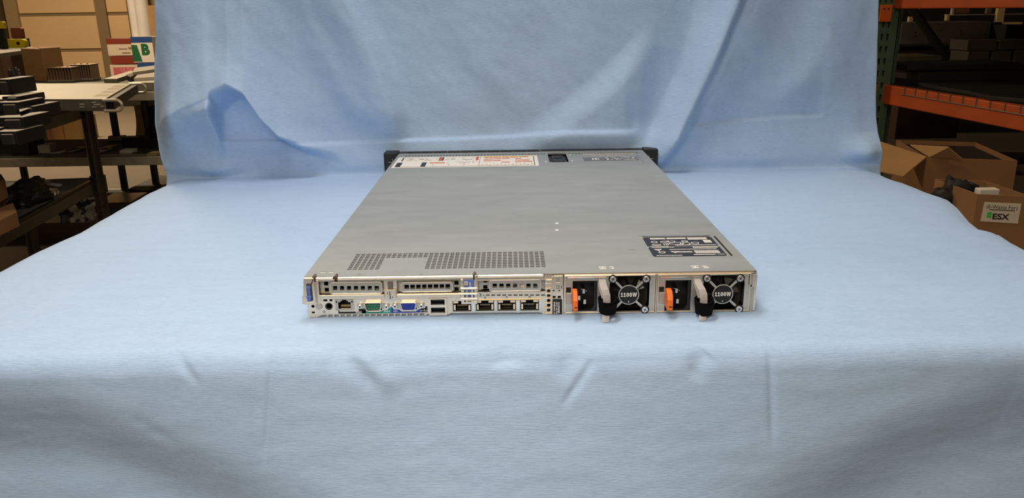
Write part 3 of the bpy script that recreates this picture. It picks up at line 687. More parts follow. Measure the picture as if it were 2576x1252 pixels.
x, z = r2(2308, 500); b.plate([(x-.001, z), (x+.0008, z+.0013), (x+.0008, z-.0013)], [], -.0007, -.0006)
x, z = r2(2415, 500); b.plate([(x+.001, z), (x-.0009, z-.0012), (x-.0009, z+.0012)], [], -.0007, -.0006); b.build('arrow_mark', M_black, panel)
# pull-out service tag
q = RC(r2, 2288, 652, 2457, 945); tg = B().plate(rrect(*q, .0008), [], -.0016, -.0007).build('service_tag', M_black, panel)
for X, t in ((1405+17.7*0, 0),): pass
def tagtxt(px, t, s):
    p = PY(px, 735+660/17.89, 0); L_ = q[3]-q[2]; o = text(t, mface(p.x, -.00165, (q[2]+q[3])/2-.0003, 90), s, M_white, tg, 'lettering', .02)
    return o
tagtxt(1370+443/17.89, 'ST: D9W8R42', .0021); tagtxt(1370+540/17.89, 'Exp Svc Code:', .0021); tagtxt(1370+640/17.89, '28898403410', .0021)
# release bracket at the far left with blue thumb latch
q = RC(r1, 100, 290, 350, 780); lb = B().plate([(q[0]+.0006, q[3]), (q[1], q[3]), (q[1], r1(350, 745)[1]), (r1(185, 790)[0], r1(185, 790)[1]), (r1(85, 780)[0], r1(85, 780)[1]), (r1(88, 615)[0], r1(88, 615)[1]), (r1(105, 610)[0], r1(105, 610)[1])], [rect(*RC(r1, 160, 385, 300, 730))], -.0022, -.0008).build('release_bracket', M_nick, sv, bevel=.0003)
q = RC(r1, 165, 395, 295, 725); B().box(q[0], q[1], -.0006, .004, q[2], q[3]).build('latch_well', mat('well_grey', (.12, .12, .15), .5), lb)
b = B(); q = RC(r1, 195, 440, 255, 660); b.box(q[0], q[1], -.0030, .0, q[2], q[3]); q = RC(r1, 168, 615, 270, 665); b.box(q[0], q[1], -.0034, .0, q[2], q[3]); q = RC(r1, 180, 665, 262, 718); b.box(q[0], q[1], -.0028, .0, q[2], q[3]); q = RC(r1, 168, 440, 250, 490); b.box(q[0], q[1], -.0026, .0, q[2], q[3]); b.build('thumb_latch', M_blue, lb, bevel=.0005)
q = RC(r1, 300, 370, 378, 760); B().box(q[0], q[1], -.0012, -.0006, q[2], q[3]).build('bracket_web', M_nickdull, lb, bevel=.0003)
b = B(); p = r1(250, 330); b.tube([(r1(330, 250)[0], .002, r1(300, 265)[1]), (r1(290, 300)[0], -.002, r1(290, 310)[1]), (r1(262, 390)[0], -.0026, r1(262, 400)[1])], .0006, 8); b.build('latch_spring', mat('hook_brown', (.16, .11, .08)), lb)
# round connectors bottom left
x, z = r1(400, 830); B().cyl((x, -.0012, z), (x, .004, z), .0031, 24).build('round_button', M_nickdull, panel, bevel=.0004)
x, z = r1(590, 830); B().plate(circ(x, z, .0036), [circ(x, z, .0029)], -.001, .002).build('jack_ring', M_black, panel)
x, z = r1(498, 932); b = B().plate(circ(x, z, .0013), [circ(x, z, .0010)], -.0008, -.0006); b.box(x-.0001, x+.0003, -.0008, -.0006, z-.0002, z+.0007); b.build('port_mark', M_black, panel)
# coloured strips
q = RC(r1, 692, 905, 1225, 965); b = B().box(r1(692, 1)[0], r1(1225, 1)[0], -.0009, -.0006, r1(900, 966)[1], r1(900, 932)[1]); b.box(r1(1088, 1)[0], r1(1225, 1)[0], -.0009, -.0006, r1(1100, 932)[1], r1(1100, 872)[1]); b.box(r1(692, 1)[0], r1(712, 1)[0], -.0009, -.0006, r1(692, 932)[1], r1(692, 700)[1])
st1 = b.build('port_strip', M_black, panel)
x, z = r1(1157, 940); text('iDRAC', mface(x, -.00095, z), .0021, M_white, st1, 'lettering', .02, sx=.95)
def poly(f, pts): return [f(*p) for p in pts]
st2 = B().plate(poly(r1, [(1226, 905), (1290, 905), (1345, 940), (1560, 940), (1620, 905), (1700, 900), (1775, 835), (1775, 958), (1226, 964)]), [], -.0009, -.0006).build('port_strip', M_teal, panel)
x, z = r1(1693, 925); text('IOIOI', mface(x, -.00095, z), .0024, M_white, st2, 'lettering', .02)
st3 = B().plate(poly(r1, [(1778, 835), (1830, 895), (1920, 890), (1980, 930), (2240, 930), (2300, 885), (2330, 880), (2330, 945), (1778, 956)]), [], -.0009, -.0006).build('port_strip', M_lblue, panel)
x, z = r1(1857, 922); b = B().plate(rect(x-.0010, x+.0010, z-.0007, z+.0007), [rect(x-.0007, x+.0007, z-.0004, z+.0004)], -.001, -.0009); b.box(x-.0020, x-.0017, -.001, -.0009, z-.0008, z+.0008); b.box(x+.0017, x+.0020, -.001, -.0009, z-.0008, z+.0008); b.build('screen_mark', M_white, st3)
st4 = B().plate(poly(r1, [(2335, 870), (2410, 870), (2430, 830), (2465, 828), (2465, 938), (2335, 944)]), [], -.0009, -.0006).build('port_strip', M_black, panel)
x, z = r1(2400, 912); b = B().box(x-.0024, x+.0024, -.001, -.0009, z-.00012, z+.00012); b.plate(circ(x-.0024, z, .0005, 10), [], -.001, -.0009); b.plate([(x+.0022, z+.0005), (x+.003, z), (x+.0022, z-.0005)], [], -.001, -.0009); b.plate(circ(x+.0006, z+.0009, .0004, 10), [], -.001, -.0009); b.box(x+.0006, x+.0014, -.001, -.0009, z-.001, z-.0007); b.build('usb_mark', M_white, st4)
# ---- ports
def cavity(q, y0, y1, t=.0003):
    b = B(); x0, x1, z0, z1 = q; b.box(x0, x1, y1-t, y1, z0, z1); b.box(x0, x0+t, y0, y1, z0, z1); b.box(x1-t, x1, y0, y1, z0, z1); b.box(x0, x1, y0, y1, z0, z0+t); b.box(x0, x1, y0, y1, z1-t, z1); return b
def rj45(q, flip=False):
    x0, x1, z0, z1 = q; w_, h_ = x1-x0, z1-z0
    u = lambda a: x0+a*w_
    v = lambda a: z0+a*h_
    shape = [(u(.17), v(.16)), (u(.83), v(.16)), (u(.83), v(.76)), (u(.70), v(.76)), (u(.70), v(.88)), (u(.62), v(.88)), (u(.62), v(.97)), (u(.38), v(.97)), (u(.38), v(.88)), (u(.30), v(.88)), (u(.30), v(.76)), (u(.17), v(.76))]
    o = B().plate(rrect(x0, x1, z0, z1, .0004), [shape], -.0010, .0012).build('network_port', M_nickdull, panel, bevel=.00015)
    cavity((x0+.0004, x1-.0004, z0+.0004, z1-.0002), .0013, .009).build('port_cavity', M_dark, o)
    b = B()
    for k in range(8): xx = u(.27+.066*k); b.box(xx-.0002, xx+.0002, .0035, .008, v(.2), v(.22)); b.box(xx-.0002, xx+.0002, .003, .0036, v(.22), v(.42))
    b.build('contact', M_gold, o)
    b = B(); 
    for s in (.05, .88): b.box(u(s), u(s+.07), -.0012, -.001, v(.72), v(.88))
    b.build('link_light', M_dark, o)
    return o
def nic(q):
    x0, x1, z0, z1 = q; w_, h_ = x1-x0, z1-z0; u = lambda a: x0+a*w_; v = lambda a: z0+a*h_
    shape = [(u(.16), v(.12)), (u(.84), v(.12)), (u(.84), v(.70)), (u(.70), v(.78)), (u(.70), v(.97)), (u(.30), v(.97)), (u(.30), v(.78)), (u(.16), v(.70))]
    o = B().plate(rect(x0, x1, z0+.0003, z1), [shape], .0004, .0014).build('network_port', M_black, panel)
    cavity((x0+.0002, x1-.0002, z0+.0002, z1), .0015, .010).build('port_cavity', M_dark, o)
    b = B(); b.box(u(.04), u(.30), -.0009, .0004, v(.80), v(.97)); b.box(u(.70), u(.96), -.0009, .0004, v(.80), v(.97)); b.box(u(.05), u(.15), -.0007, .0004, v(.16), v(.62)); b.box(u(.85), u(.95), -.0007, .0004, v(.16), v(.62)); b.build('light_pipe', mat('light_pipe_cream', (.72, .66, .52), .4), o, bevel=.0001)
    b = B()
    for k in range(8): xx = u(.25+.07*k); b.box(xx-.0002, xx+.0002, .0030, .0036, v(.42), v(.55)); b.box(xx-.0001, xx+.0001, .002, .0036, v(.20), v(.23))
    b.build('contact', M_gold, o)
    B().box(x0-.0001, x1+.0001, -.0011, .0004, z0-.0008, z0+.0005).build('port_sill', M_edge, o, bevel=.0001)
    return o
rj45(io[0])
for q in NIC: nic(q)
b = B()
for Xa, Xb in ((455, 492), (830, 905), (1245, 1295), (1637, 1705), (2048, 2098)):
    q = RC(r2, Xa, 670, Xb, 895); b.box(q[0]+.0004, q[1]-.0004, -.0018, -.0006, q[2], q[3]-.0004)
b.build('port_pillar', M_edge, panel, bevel=.0003)
q = RC(r2, 455, 640, 2090, 668); b = B().box(RC(r2, 940, 640, 1, 1)[0], q[1], -.0014, -.0006, RC(r2, 940, 640, 2090, 660)[2], RC(r2, 940, 640, 2090, 660)[3]-.0012); b.build('spring_strip', M_gold, panel)
q = RC(r2, 60, 630, 398, 935); ub = B().plate(rrect(*q, .0006), [rect(*u_) for u_ in USB], -.0026, -.0006).build('usb_housing', M_nick, panel, bevel=.0003)
for q in USB:
    o = cavity(q, -.002, .010).build('usb_port', M_dark, ub); x0, x1, z0, z1 = q
    B().box(x0+.0012, x1-.0012, -.0008, .008, z1-.0024, z1-.0010).build('port_tongue', M_black, o)
    B().box(x0+.0014, x1-.0014, -.0018, -.0006, z0+.0001, z0+.0005).build('contact', M_edge, o)
def dsub(q, screws, m, kind):
    x0, x1, z0, z1 = q; cxm, w_, h_ = (x0+x1)/2, x1-x0, z1-z0
    pts = [(x0+.0002, z1-.0006), (x0+.0012, z1), (x1-.0012, z1), (x1-.0002, z1-.0006), (x1-.0014, z0+.0016), (x1-.0032, z0), (x0+.0032, z0), (x0+.0014, z0+.0016)]
    inn = [(cxm+(a-cxm)*.90, (z0+z1)/2+(c-(z0+z1)/2)*.82) for a, c in pts]
    xs0, zs0 = screws[0]; xs1, zs1 = screws[1]
    fl = B().plate(rrect(xs0-.0030, xs1+.0030, zs0-.0030, zs0+.0030, .0029), [pts], -.0012, -.0006).build('connector', M_nickdull, panel, bevel=.00015)
    B().plate(pts, [inn], -.0042, .001).build('connector_shell', M_nick, fl, bevel=.0002)
    B().plate([(cxm+(a-cxm)*.885, (z0+z1)/2+(c-(z0+z1)/2)*.78) for a, c in pts], [], -.0020 if kind == 'm' else -.0036, .001).build('connector_insert', m, fl)
    b = B()
    if kind == 'm':
        for r_, n in ((.30, 5), (-.22, 4)):
            for k in range(n): xx = cxm+(k-(n-1)/2)*w_*.155; zz = (z0+z1)/2+r_*h_*.6; b.cyl((xx, -.0038, zz), (xx, -.002, zz), .00035, 8)
        b.build('pin', M_gold, fl)
    else:
        for r_, off in ((.52, 0), (.0, .5), (-.52, 0)):
            for k in range(5): xx = cxm+(k-2+off*.6)*w_*.135; zz = (z0+z1)/2+r_*h_*.42; b.cyl((xx, -.00365, zz), (xx, -.0035, zz), .00038, 8)
        b.build('pin_hole', M_black, fl)
    for x, z in screws:
        n = B().cyl((x, -.0042, z), (x, -.0012, z), .0021, 6).build('jack_screw', M_chrome, fl, bevel=.0003); B().cyl((x, -.0043, z), (x, -.0041, z), .0009, 10).build('screw_hole', M_dark, n)
dsub(RC(r1, 1265, 738, 1612, 905), [r1(1190, 818), r1(1690, 820)], M_grn, 'm')
dsub(RC(r1, 1948, 738, 2272, 890), [r1(1855, 810), r1(2355, 805)], M_vga, 'f')
# ---- power supplies
def psu(f, lean, vdx):
    q = RC(f, 150, 228, 1805, 935) if f is r3 else RC(f, 92, 215, 1770, 925)
    P = (lambda X, Y, y=0: f(X, Y, y)) if f is r3 else (lambda X, Y, y=0: f(X-28+(-20 if X < 760 else 0), Y-12, y))
    def Q(X0, Y0, X1, Y1): a = P(X0, Y0); c = P(X1, Y1); return a[0], c[0], c[1], a[1]
    x0, x1, z0, z1 = Q(165, 232, 1800, 935); z0 = max(z0, .0012); z1 = min(z1, TZ-.0022)
    body = B(); fx, fz = P(1335, 590); fan = Q(985, 245, 1702, 905)
    inl = Q(297, 335, 748, 888); cut = Q(178, 455, 265, 548)
    fo = rrect(fan[0], fan[1], fan[2], fan[3], .0085, 8)
    # fan opening split in four by spokes: outer plate has the full opening, grille fills it
    ps = B().plate(rect(x0, x1, z0, z1), [fo, rect(*inl), rect(*cut)], -.0012, -.0002)
    ps.box(x0, x0+.0008, -.0002, .12, z0, z1); ps.box(x1-.0008, x1, -.0002, .12, z0, z1); ps.box(x0, x1, -.0002, .12, z0, z0+.0006); ps.box(x0, x1, -.0002, .12, z1-.0006, z1)
    ps.box(x0, x1, .118, .12, z0, z1)
    o = ps.build('power_supply', M_psu, sv)
    # raised flange rim
    b = B(); b.plate(rect(x0-.0006, x1+.0002, z0-.0004, z1+.0004), [rect(x0+.0004, x1-.0008, z0+.0006, z1-.0006)], -.0022, -.0010); b.build('housing_rim', M_nick, o, bevel=.0003)
    b = B(); ll = Q(205, 270, 915, 300); b.tube([(ll[0], -.0016, ll[3]), (ll[1], -.0016, ll[3])], .0009, 8); b.build('housing_fold', M_edge, o, smooth=True)
    # fan
    B().plate(fo, [], .010, .0104).build('fan_well', M_dark, o)
    hub = B().cyl((fx, .003, fz), (fx, .010, fz), .0075, 24)
    for k in range(7):
        a = 2*math.pi*k/7+lean; c_, s_2 = math.cos(a), math.sin(a); c2, s2 = math.cos(a+.55), math.sin(a+.55); R_ = .0165
        hub.hexa([(fx+.007*c_, .004, fz+.007*s_2), (fx+R_*c_, .004, fz+R_*s_2), (fx+R_*c2, .0085, fz+R_*s2), (fx+.007*c2, .0085, fz+.007*s2)],
                 [(fx+.007*c_, .0044, fz+.007*s_2), (fx+R_*c_, .0044, fz+R_*s_2), (fx+R_*c2, .0089, fz+R_*s2), (fx+.007*c2, .0089, fz+.007*s2)])
    hub.build('fan_rotor', mat('fan_black', (.004, .004, .004), .35), o)
    sc = [P(1040, 295), P(1655, 290), P(1630, 855)]; cr = [sc[0], sc[1], sc[2], P(1060, 860)]
    b = B().plate(circ(fx, fz, .0100, 36), [circ(fx, fz, .0089, 36)], -.0014, -.0002)
    for (sx_, sz_) in cr:
        d = Vector((sx_-fx, sz_-fz)); L_ = d.length; d.normalize(); n = Vector((-d.y, d.x))*.0011
        a_ = Vector((fx, fz))+d*.0095; c_ = Vector((fx, fz))+d*L_*.97
        b.plate([tuple(a_-n), tuple(c_-n*1.1), tuple(c_+n*1.1), tuple(a_+n)], [], -.0012, -.0002)
    gr = b.build('fan_grille', M_psu, o, bevel=.0001)
    hb = B().cyl((fx, -.0014, fz), (fx, -.0006, fz), .0091, 36).build('hub_sticker', M_black, gr)
    glyphs('1100W', fx, -.00145, fz+.0002, .0042, M_white, hb, cw=.70, wt=.20)
    B().cyl((fx, -.0015, fz-.0070), (fx, -.0014, fz-.0070), .0006, 12).build('white_dot', M_white, hb)
    for (sx_, sz_) in sc:
        rg = B().plate(circ(sx_, sz_, .0042, 24), [circ(sx_, sz_, .0031, 24)], -.0022, -.0010).build('screw_washer', M_black, o)
        s = B().cyl((sx_, -.0030, sz_), (sx_, -.0010, sz_), .0031, 24, .0031).build('screw', M_chrome, rg, bevel=.0006)
        c = B(); c.m = Matrix.Translation((sx_, 0, sz_)) @ Matrix.Rotation(.5, 4, 'Y'); c.box(-.0016, .0016, -.0031, -.00295, -.0003, .0003); c.box(-.0003, .0003, -.0031, -.00295, -.0016, .0016); c.m = None
        c.build('cross_slot', M_dark, s)
    # inlet
    ix0, ix1, iz0, iz1 = inl; ch = .006
    n = cavity((ix0, ix1, iz0, iz1), -.0008, .016, .0008).build('power_inlet', M_black, o)
    m_ = (ix0+ix1)/2-.001; mz = (iz0+iz1)/2
    b = B().plate([(ix1, iz0), (ix1, iz0+ch*1.3), (ix1-ch*1.3, iz0)], [], -.0006, .002); b.plate([(ix1, iz0), (ix1, iz1), (ix1-.003, iz1), (ix1-.003, iz0+ch), (ix1-ch, iz0+.001), (ix0, iz0+.001), (ix0, iz0)], [], -.0004, .003); b.build('inlet_bevel', mat('inlet_black', (.012, .012, .013), .35), n)
    b = B(); 
    for dx, dz in ((.0, .004), (-.0045, -.002), (.001, -.006)): b.box(m_+dx-.0014, m_+dx+.0014, -.001 if dx else .001, .014, mz+dz-.0024, mz+dz+.0024)
    b.box(m_-.0026, m_-.0012, .002, .004, mz+.0055, mz+.0063); b.box(m_+.0018, m_+.0034, .002, .004, mz+.0035, mz+.0045)
    b.build('inlet_pin', mat('pin_steel', (.6, .56, .45), .2, 1), n, bevel=.0003)
    # latch spring plate and orange release tab
    sp = Q(178, 548, 285, 750); pl = B().box(sp[0], sp[1], -.0026, -.0012, sp[2], sp[3]).build('latch_plate', M_nickdull, o, bevel=.0006)
    dd = Q(180, 458, 262, 545); B().box(dd[0], dd[1], .0, .001, dd[2], dd[3]).build('latch_gap', M_dark, o)
    a = list(Q(285, 520, 415, 915)); a[2] = P(350, 915, -.015)[1]; a[3] = P(350, 520, -.010)[1]; dz = a[3]-a[2]
    b = B(); ya, yb_ = -.016, -.0014
    prof = [(yb_, a[2]+.001), (ya+.002, a[2]), (ya, a[2]+.002), (ya, a[3]-dz*.42), (ya+.004, a[3]-.0015), (yb_-.003, a[3]), (yb_, a[3]-.001)]
    xa, xb = a[0]+.0006, a[1]-.0005
    # leaning tab: front edge shifted left
    lo_ = [(xa-.0006, p_[0], p_[1]) for p_ in prof]; hi_ = [(xb-.0018, p_[0], p_[1]) for p_ in prof]; k_ = len(prof)
    b.add(lo_+hi_, [tuple(range(k_)), tuple(range(k_, 2*k_))[::-1]]+[(i, (i+1) % k_, (i+1) % k_+k_, i+k_) for i in range(k_)])
    tb_o = b.build('release_tab', M_or, o, bevel=.0009, seg=3)
    zt_ = a[2]+dz*.24; B().box(xa+.0008, xb-.0026, ya-.0002, ya+.0004, zt_-.0006, zt_+.0004).build('tab_slot', M_dark, tb_o)
    # translucent pull strap: loop from the housing top out and down to the cloth
    pts = []; hw = []
    keys = [(845, 300, -.0016, 62), (862, 400, -.006, 66), (895, 500, -.010, 70), (925, 600, -.012, 72), (930, 700, -.013, 70), (925, 800, -.013, 70), (920, 900, -.0150, 70), (912, 1000, -.0185, 70), (908, 1060, -.0215, 70), (908, 1100, -.0235, 64), (908, 1132, -.0240, 50)]
    for X, Y, y, wpx in keys:
        if f is not r3: X = X+ (lambda t: 0 if t < 500 else 46)(Y)+(25 if 400 <= Y < 500 else 0)
        x, z = P(X, Y, y) if f is r3 else f(X-18, Y-10, y); z = max(z, .0006); pts.append((x, y, z)); hw.append((wpx/7.364*.00037, 0, 0))
    st_ = B().ribbon(pts, hw, (0, -.0009, 0)); st_o = st_.build('pull_strap', M_strap, o, bevel=.0003)
    pts2 = [(pts[0][0]-.0002, -.0014, pts[0][2]-.0005), (pts[1][0]-.0022, -.003, pts[1][2]), (pts[2][0]-.0030, -.004, pts[2][2]), (pts[3][0]-.0030, -.005, pts[3][2]), (pts[4][0]-.002, -.007, pts[4][2])]
    B().ribbon(pts2, [(.0022, 0, 0)]*5, (0, -.0009, 0)).build('strap_back', M_strap, st_o)
    # hook and loop band rolled around the strap
    vx_, vz_ = f(945+vdx, 800, -.013); zt2 = f(940, 655 if f is r3 else 665, -.013)[1]; zb2 = max(.003, f(940, 985 if f is r3 else 1000, -.022)[1])
    b = B(); n_ = 40; turns = 1.62; vsx = []; 
    for k in range(int(n_*turns)+1):
        a_ = R(100)-2*math.pi*k/n_; rad = .0086+.0007*k/n_; ry = rad*1.05
        tw = .0018*math.sin(a_)
        for (rr_, zz) in ((rad, zb2+tw*.3), (rad, zt2+tw+.0010-.0026*k/n_), (rad-.0010, zt2+tw+.0010-.0026*k/n_), (rad-.0010, zb2+tw*.3)):
            bul = 1+.05*math.sin(math.pi*min(1, max(0, (zz-zb2)/(zt2-zb2)))) - (.16 if zz < zb2+.0015 else 0)
            vsx.append((vx_+rr_*bul*math.cos(a_), -.0125+rr_*1.0*bul*math.sin(a_), zz))
    fs = []; nn = len(vsx)//4
    for i in range(nn-1):
        for k in range(4): fs.append((i*4+k, i*4+(k+1) % 4, i*4+4+(k+1) % 4, i*4+4+k))
    fs += [(0, 1, 2, 3), (nn*4-4, nn*4-1, nn*4-2, nn*4-3)]
    b.add(vsx, fs); b.build('hook_and_loop_band', M_velcro, st_o, smooth=False)
    return o
psu(r3, .3, 0); psu(r4, .9, 20)
# frame around and between the supplies
b = B(); q = RC(r3, 140, 215, 1860, 232)
b.box(PLX, .2128, -.0010, .003, TZ-.0022, TZ-.0012)
b.box(PLX, .2128, -.0010, .003, .0002, .0012)
for X in (148, 1845): x = r3(X, 500)[0]; b.box(x-.0006, x+.0006, -.0014, .003, .0012, TZ-.0022)
b.build('supply_cage', M_nick, sv, bevel=.0002)
q = RC(r4, 1785, 200, 1862, 410); rp_ = B().box(q[0], q[1], -.0012, .003, q[2], q[3]); q2 = RC(r4, 1785, 440, 1862, 870); rp_.box(q2[0], q2[1], -.0012, .003, q2[2], q2[3])
rp_.build('right_bracket', M_nickdull, sv, bevel=.0005)
q = RC(r4, 1795, 412, 1862, 440); B().box(q[0], q[1], .0005, .003, .0015, TZ-.003).build('bracket_gap', M_dark, sv)
q = RC(r4, 1870, 190, 1900, 905); B().box(q[0], q[1], -.0008, .002, .0006, q[3]-.001).build('side_edge', M_nick, sv, bevel=.0003)
# ---- front bezel strip and rack ears
b = B().box(-.2155, .2155, DL-.006, DL+.010, .002, TZ+.0012); fb = b.build('front_bezel', M_brack, sv, bevel=.0008)
b = B()
for k in range(10): x = -.20+.0235*k; b.box(x, x+.021, DL-.007, DL+.004, TZ+.0012, TZ+.002)
b.build('drive_bay_edge', M_black, fb, bevel=.0003)
xx = PY(1358, 380, DL).x; B().box(xx-.0006, xx+.0006, DL-.007, DL+.009, TZ+.0012, TZ+.0018).build('bezel_seam', M_edge, fb)
for s in (-1, 1):
    x0, x1 = (s*.2165, s*.241)
    e_ = B().box(x0, x1, DL-.020, DL+.012, .0008, TZ+.003).build('rack_ear', M_black, sv, bevel=.0010)
    b = B(); xm = s*.229; b.box(xm-.004, xm+.004, DL-.0205, DL-.0198, .0275, .0285); b.box(xm-.004*s, xm-.0032*s, DL-.0205, DL-.0198, .0285, .034); b.box(xm-.006, xm+.006, DL-.0205, DL-.0198, .0195, .0203); b.build('ear_mark', M_ltgrey, e_)
    B().box(xm-.007, xm+.007, DL-.0205, DL-.0198, .004, .013).build('ear_sticker', M_ltgrey, e_)

# scuffs and small smudges on the cover
rr = random.Random(8); b = B()
for px, py, L_, an in ((1185, 431, 8, 3), (1437, 415, 7, 3), (1590, 628, 12, -8), (905, 690, 7, 0), (1058, 690, 6, 0)):
    p = PZ(px, py, TZ); c, sn = math.cos(R(an)), math.sin(R(an)); l = L_*.0004; wd = .0006
    b.plate([(p.x-l*c, p.y-l*sn), (p.x, p.y-wd), (p.x+l*c, p.y+l*sn), (p.x, p.y+wd)], [], TZ, TZ+.00008, 'z')
b.build('smudge', mat('smudge_grey', (.10, .11, .11), .6), cover)
b = B()
for k in range(16):
    px, py = rr.uniform(950, 1650), rr.uniform(440, 660); p = PZ(px, py, TZ); an = rr.uniform(-20, 20); l = rr.uniform(.004, .014); c, sn = math.cos(R(an)), math.sin(R(an))
    b.plate([(p.x-l*c, p.y-l*sn), (p.x, p.y-.00018), (p.x+l*c, p.y+l*sn), (p.x, p.y+.00018)], [], TZ, TZ+.00006, 'z')
b.build('scratch', mat('scratch_pale', (.60, .62, .58), .5, .3), cover)
# ================================================================ WAREHOUSE BEHIND, LEFT
def place(px0, pt, px1, pb, zs, depth, name, m, parent=None, bevel=.002, rot=0):
    c = PZ((px0+px1)/2, pb, zs); y = c.y
    a = PY(px0, (pt+pb)/2, y); d = PY(px1, (pt+pb)/2, y); zt_ = PY((px0+px1)/2, pt, y).z
    b = B()
    if rot: b.m = Matrix.Translation(((a.x+d.x)/2, y, 0)) @ Matrix.Rotation(R(rot), 4, 'Z') @ Matrix.Translation((-(a.x+d.x)/2, -y, 0))
    b.box(a.x, d.x, y, y+depth, zs+.0005, zt_); b.m = None
    return b.build(name, m, parent, bevel=bevel)
def thing_at(px, py, zs, name, label, cat, group=None):
    p = PZ(px, py, zs); return thing(name, p, label, cat, group)
def prism(b, pts, z0, z1):
    n = len(pts); b.add([(p[0], p[1], z0) for p in pts]+[(p[0], p[1], z1) for p in pts], [tuple(range(n))[::-1], tuple(range(n, 2*n))]+[(i, (i+1) % n, (i+1) % n+n, i+n) for i in range(n)]); return b
# ---- bench B: long bench parallel to the back wall
ZT, ZM, ZL = -.056, -.358, -.635
xr_b = PY(436, 420, 3.02).x
wb = thing('workbench', (-2.4, 3.27, FZ), 'long grey steel workbench with two lower shelves, parallel to the garage door', 'workbench')
for z, nm, m in ((ZT, 'worktop', M_deck), (ZM, 'shelf', M_deck), (ZL, 'shelf', M_deck)):
    s = B().box(-3.6, xr_b, 3.0, 3.95 if z == ZT else 3.58, z-.012, z).build(nm, m, wb, bevel=.002)
    b = B().box(-3.6, xr_b, 2.995, 3.012, z-.040, z+.001); b.box(-3.6, xr_b, 3.568, 3.585, z-.04, z+.001); b.build('edge_rail', M_steel, s, bevel=.003)
for px, py, y in ((288, 310, 3.55), (388, 430, 3.55), (434, 430, 3.03), (60, 430, 3.55)):
    p = PY(px, py, y); B().cyl((p.x, y, FZ), (p.x, y, ZT-.012), .019, 14).build('leg', M_bdark, wb, smooth=True)
for px, py in ((288, 350), (305, 490)):
    p = PY(px, py, 3.55); B().box(p.x-.02, p.x+.06, 3.52, 3.566, p.z-.02, p.z+.02).build('leg_bracket', M_steel, wb, bevel=.002)
# ---- bench A: nearer bench running towards the camera
ca = Vector(PZ(222, 292, -.105)); cb = Vector(PZ(40, 352, -.105)); dv = (cb-ca).normalized(); pv = Vector((dv.y, -dv.x, 0))
if pv.x > 0: pv = -pv
ce = ca+dv*2.0
wa = thing('workbench', ((ca.x+ce.x)/2-.3, (ca.y+ce.y)/2, FZ), 'dark steel workbench at left running toward the viewer, carrying the silver chassis and drive trays', 'workbench')
def quad(o=0.0, wd=.62): return [ca-pv*o, ce-pv*o, ce+pv*wd, ca+pv*wd]
for z, nm in ((ZT, 'worktop'), (ZM, 'shelf')):
    s = prism(B(), quad(), z-.012, z).build(nm, M_deck, wa, bevel=.002)
    b = prism(B(), [ca, ce, ce+pv*.02, ca+pv*.02], z-.052, z+.002); prism(b, [ca, ca+pv*.62, ca+pv*.62+dv*.02, ca+dv*.02], z-.052, z+.002); b.build('edge_rail', M_bdark, s, bevel=.003)
lp = ca+dv*.02
for q in (ca+dv*.01-pv*.0, ca+pv*.60+dv*.01, ce+pv*.02, ce+pv*.60): B().cyl((q.x, q.y, FZ), (q.x, q.y, ZT-.002), .024, 16).build('leg', M_bdark, wa, smooth=True)
q = ca+dv*.01; B().cyl((q.x, q.y, ZM-.06), (q.x, q.y, ZM+.01), .031, 16).build('leg_collar', M_bdark, wa, smooth=True)
p = PY(82, 605, 2.2); B().cyl((p.x, 2.2, FZ), (p.x, 2.2, ZM-.05), .022, 14).build('leg', M_bdark, wa, smooth=True)
# ---- silver chassis on bench A
zs = ZT+.0022; zh = zs+.043
n0, n1, f1, f0 = PZ(-60, 250, zh), PZ(263, 250, zh), PZ(332, 210, zh), PZ(-40, 210, zh)
f1 = n1+(f0-n0) if False else f1; f0 = f1+(n0-n1)
ch2 = thing('chassis_unit', (n1.x-.3, n1.y+.3, zs), 'flat silver equipment chassis with two loop handles on the dark workbench', 'chassis')
b = prism(B(), [n0, n1, f1, f0], zs, zh); b.build('body', M_shiny, ch2, bevel=.002)
b = prism(B(), [n0+Vector((0, -.004, 0)), n1+Vector((.002, -.004, 0)), f1, f0], zh-.001, zh+.0015); b.build('lid', mat('lid_plate', (.43, .42, .37), .55, .3, .03, 5), ch2, bevel=.0005)
b = B(); e0 = n1+(f1-n1)*.03; e1 = f1-(f1-n1)*.03; d_ = Vector((.03, -.005, 0))
prism(b, [e0, e0+d_, e1+d_, e1], zs+.004, zh-.004); b.build('front_panel', M_black, ch2, bevel=.002)
b = B()
for (X0_, X1_, Y_) in ((200, 212, 261), (200, 212, 268), (230, 240, 257), (236, 252, 262), (232, 243, 268), (252, 260, 267), (40, 52, 262)):
    p = PY(X0_, Y_, n1.y-.001); q = PY(X1_, Y_+1.6, n1.y-.001); b.box(p.x, q.x, n1.y-.003, n1.y+.001, q.z, p.z)
b.build('side_slot', M_paper, ch2)
for base, sc in ((n1, 1.0), (f1, 1.0)):
    pts = []
    for k in range(13):
        a_ = R(90-180*k/12); pts.append((base.x+.045+.020*math.cos(a_), base.y-.008, zs+.0215+.019*math.sin(a_)))
    pts = [(base.x-.004, base.y-.006, zs+.0405)]+pts+[(base.x-.004, base.y-.006, zs+.0025)]
    B().tube(pts, .006, 8).build('handle', mat('handle_cream', (.66, .60, .50), .35, .3), ch2, smooth=True)
p = f1+Vector((-.05, 0, 0)); b = B()
for t in (.15, .35, .55, .72): c0 = n1+(f1-n1)*t+Vector((-.06, 0, 0)); prism(b, [c0, c0+Vector((.05, 0, 0)), c0+(f1-n1)*.12+Vector((.05, 0, 0)), c0+(f1-n1)*.12], zh+.0015, zh+.0018)
b.build('lid_label', mat('lid_label_tan', (.42, .36, .22), .6), ch2)
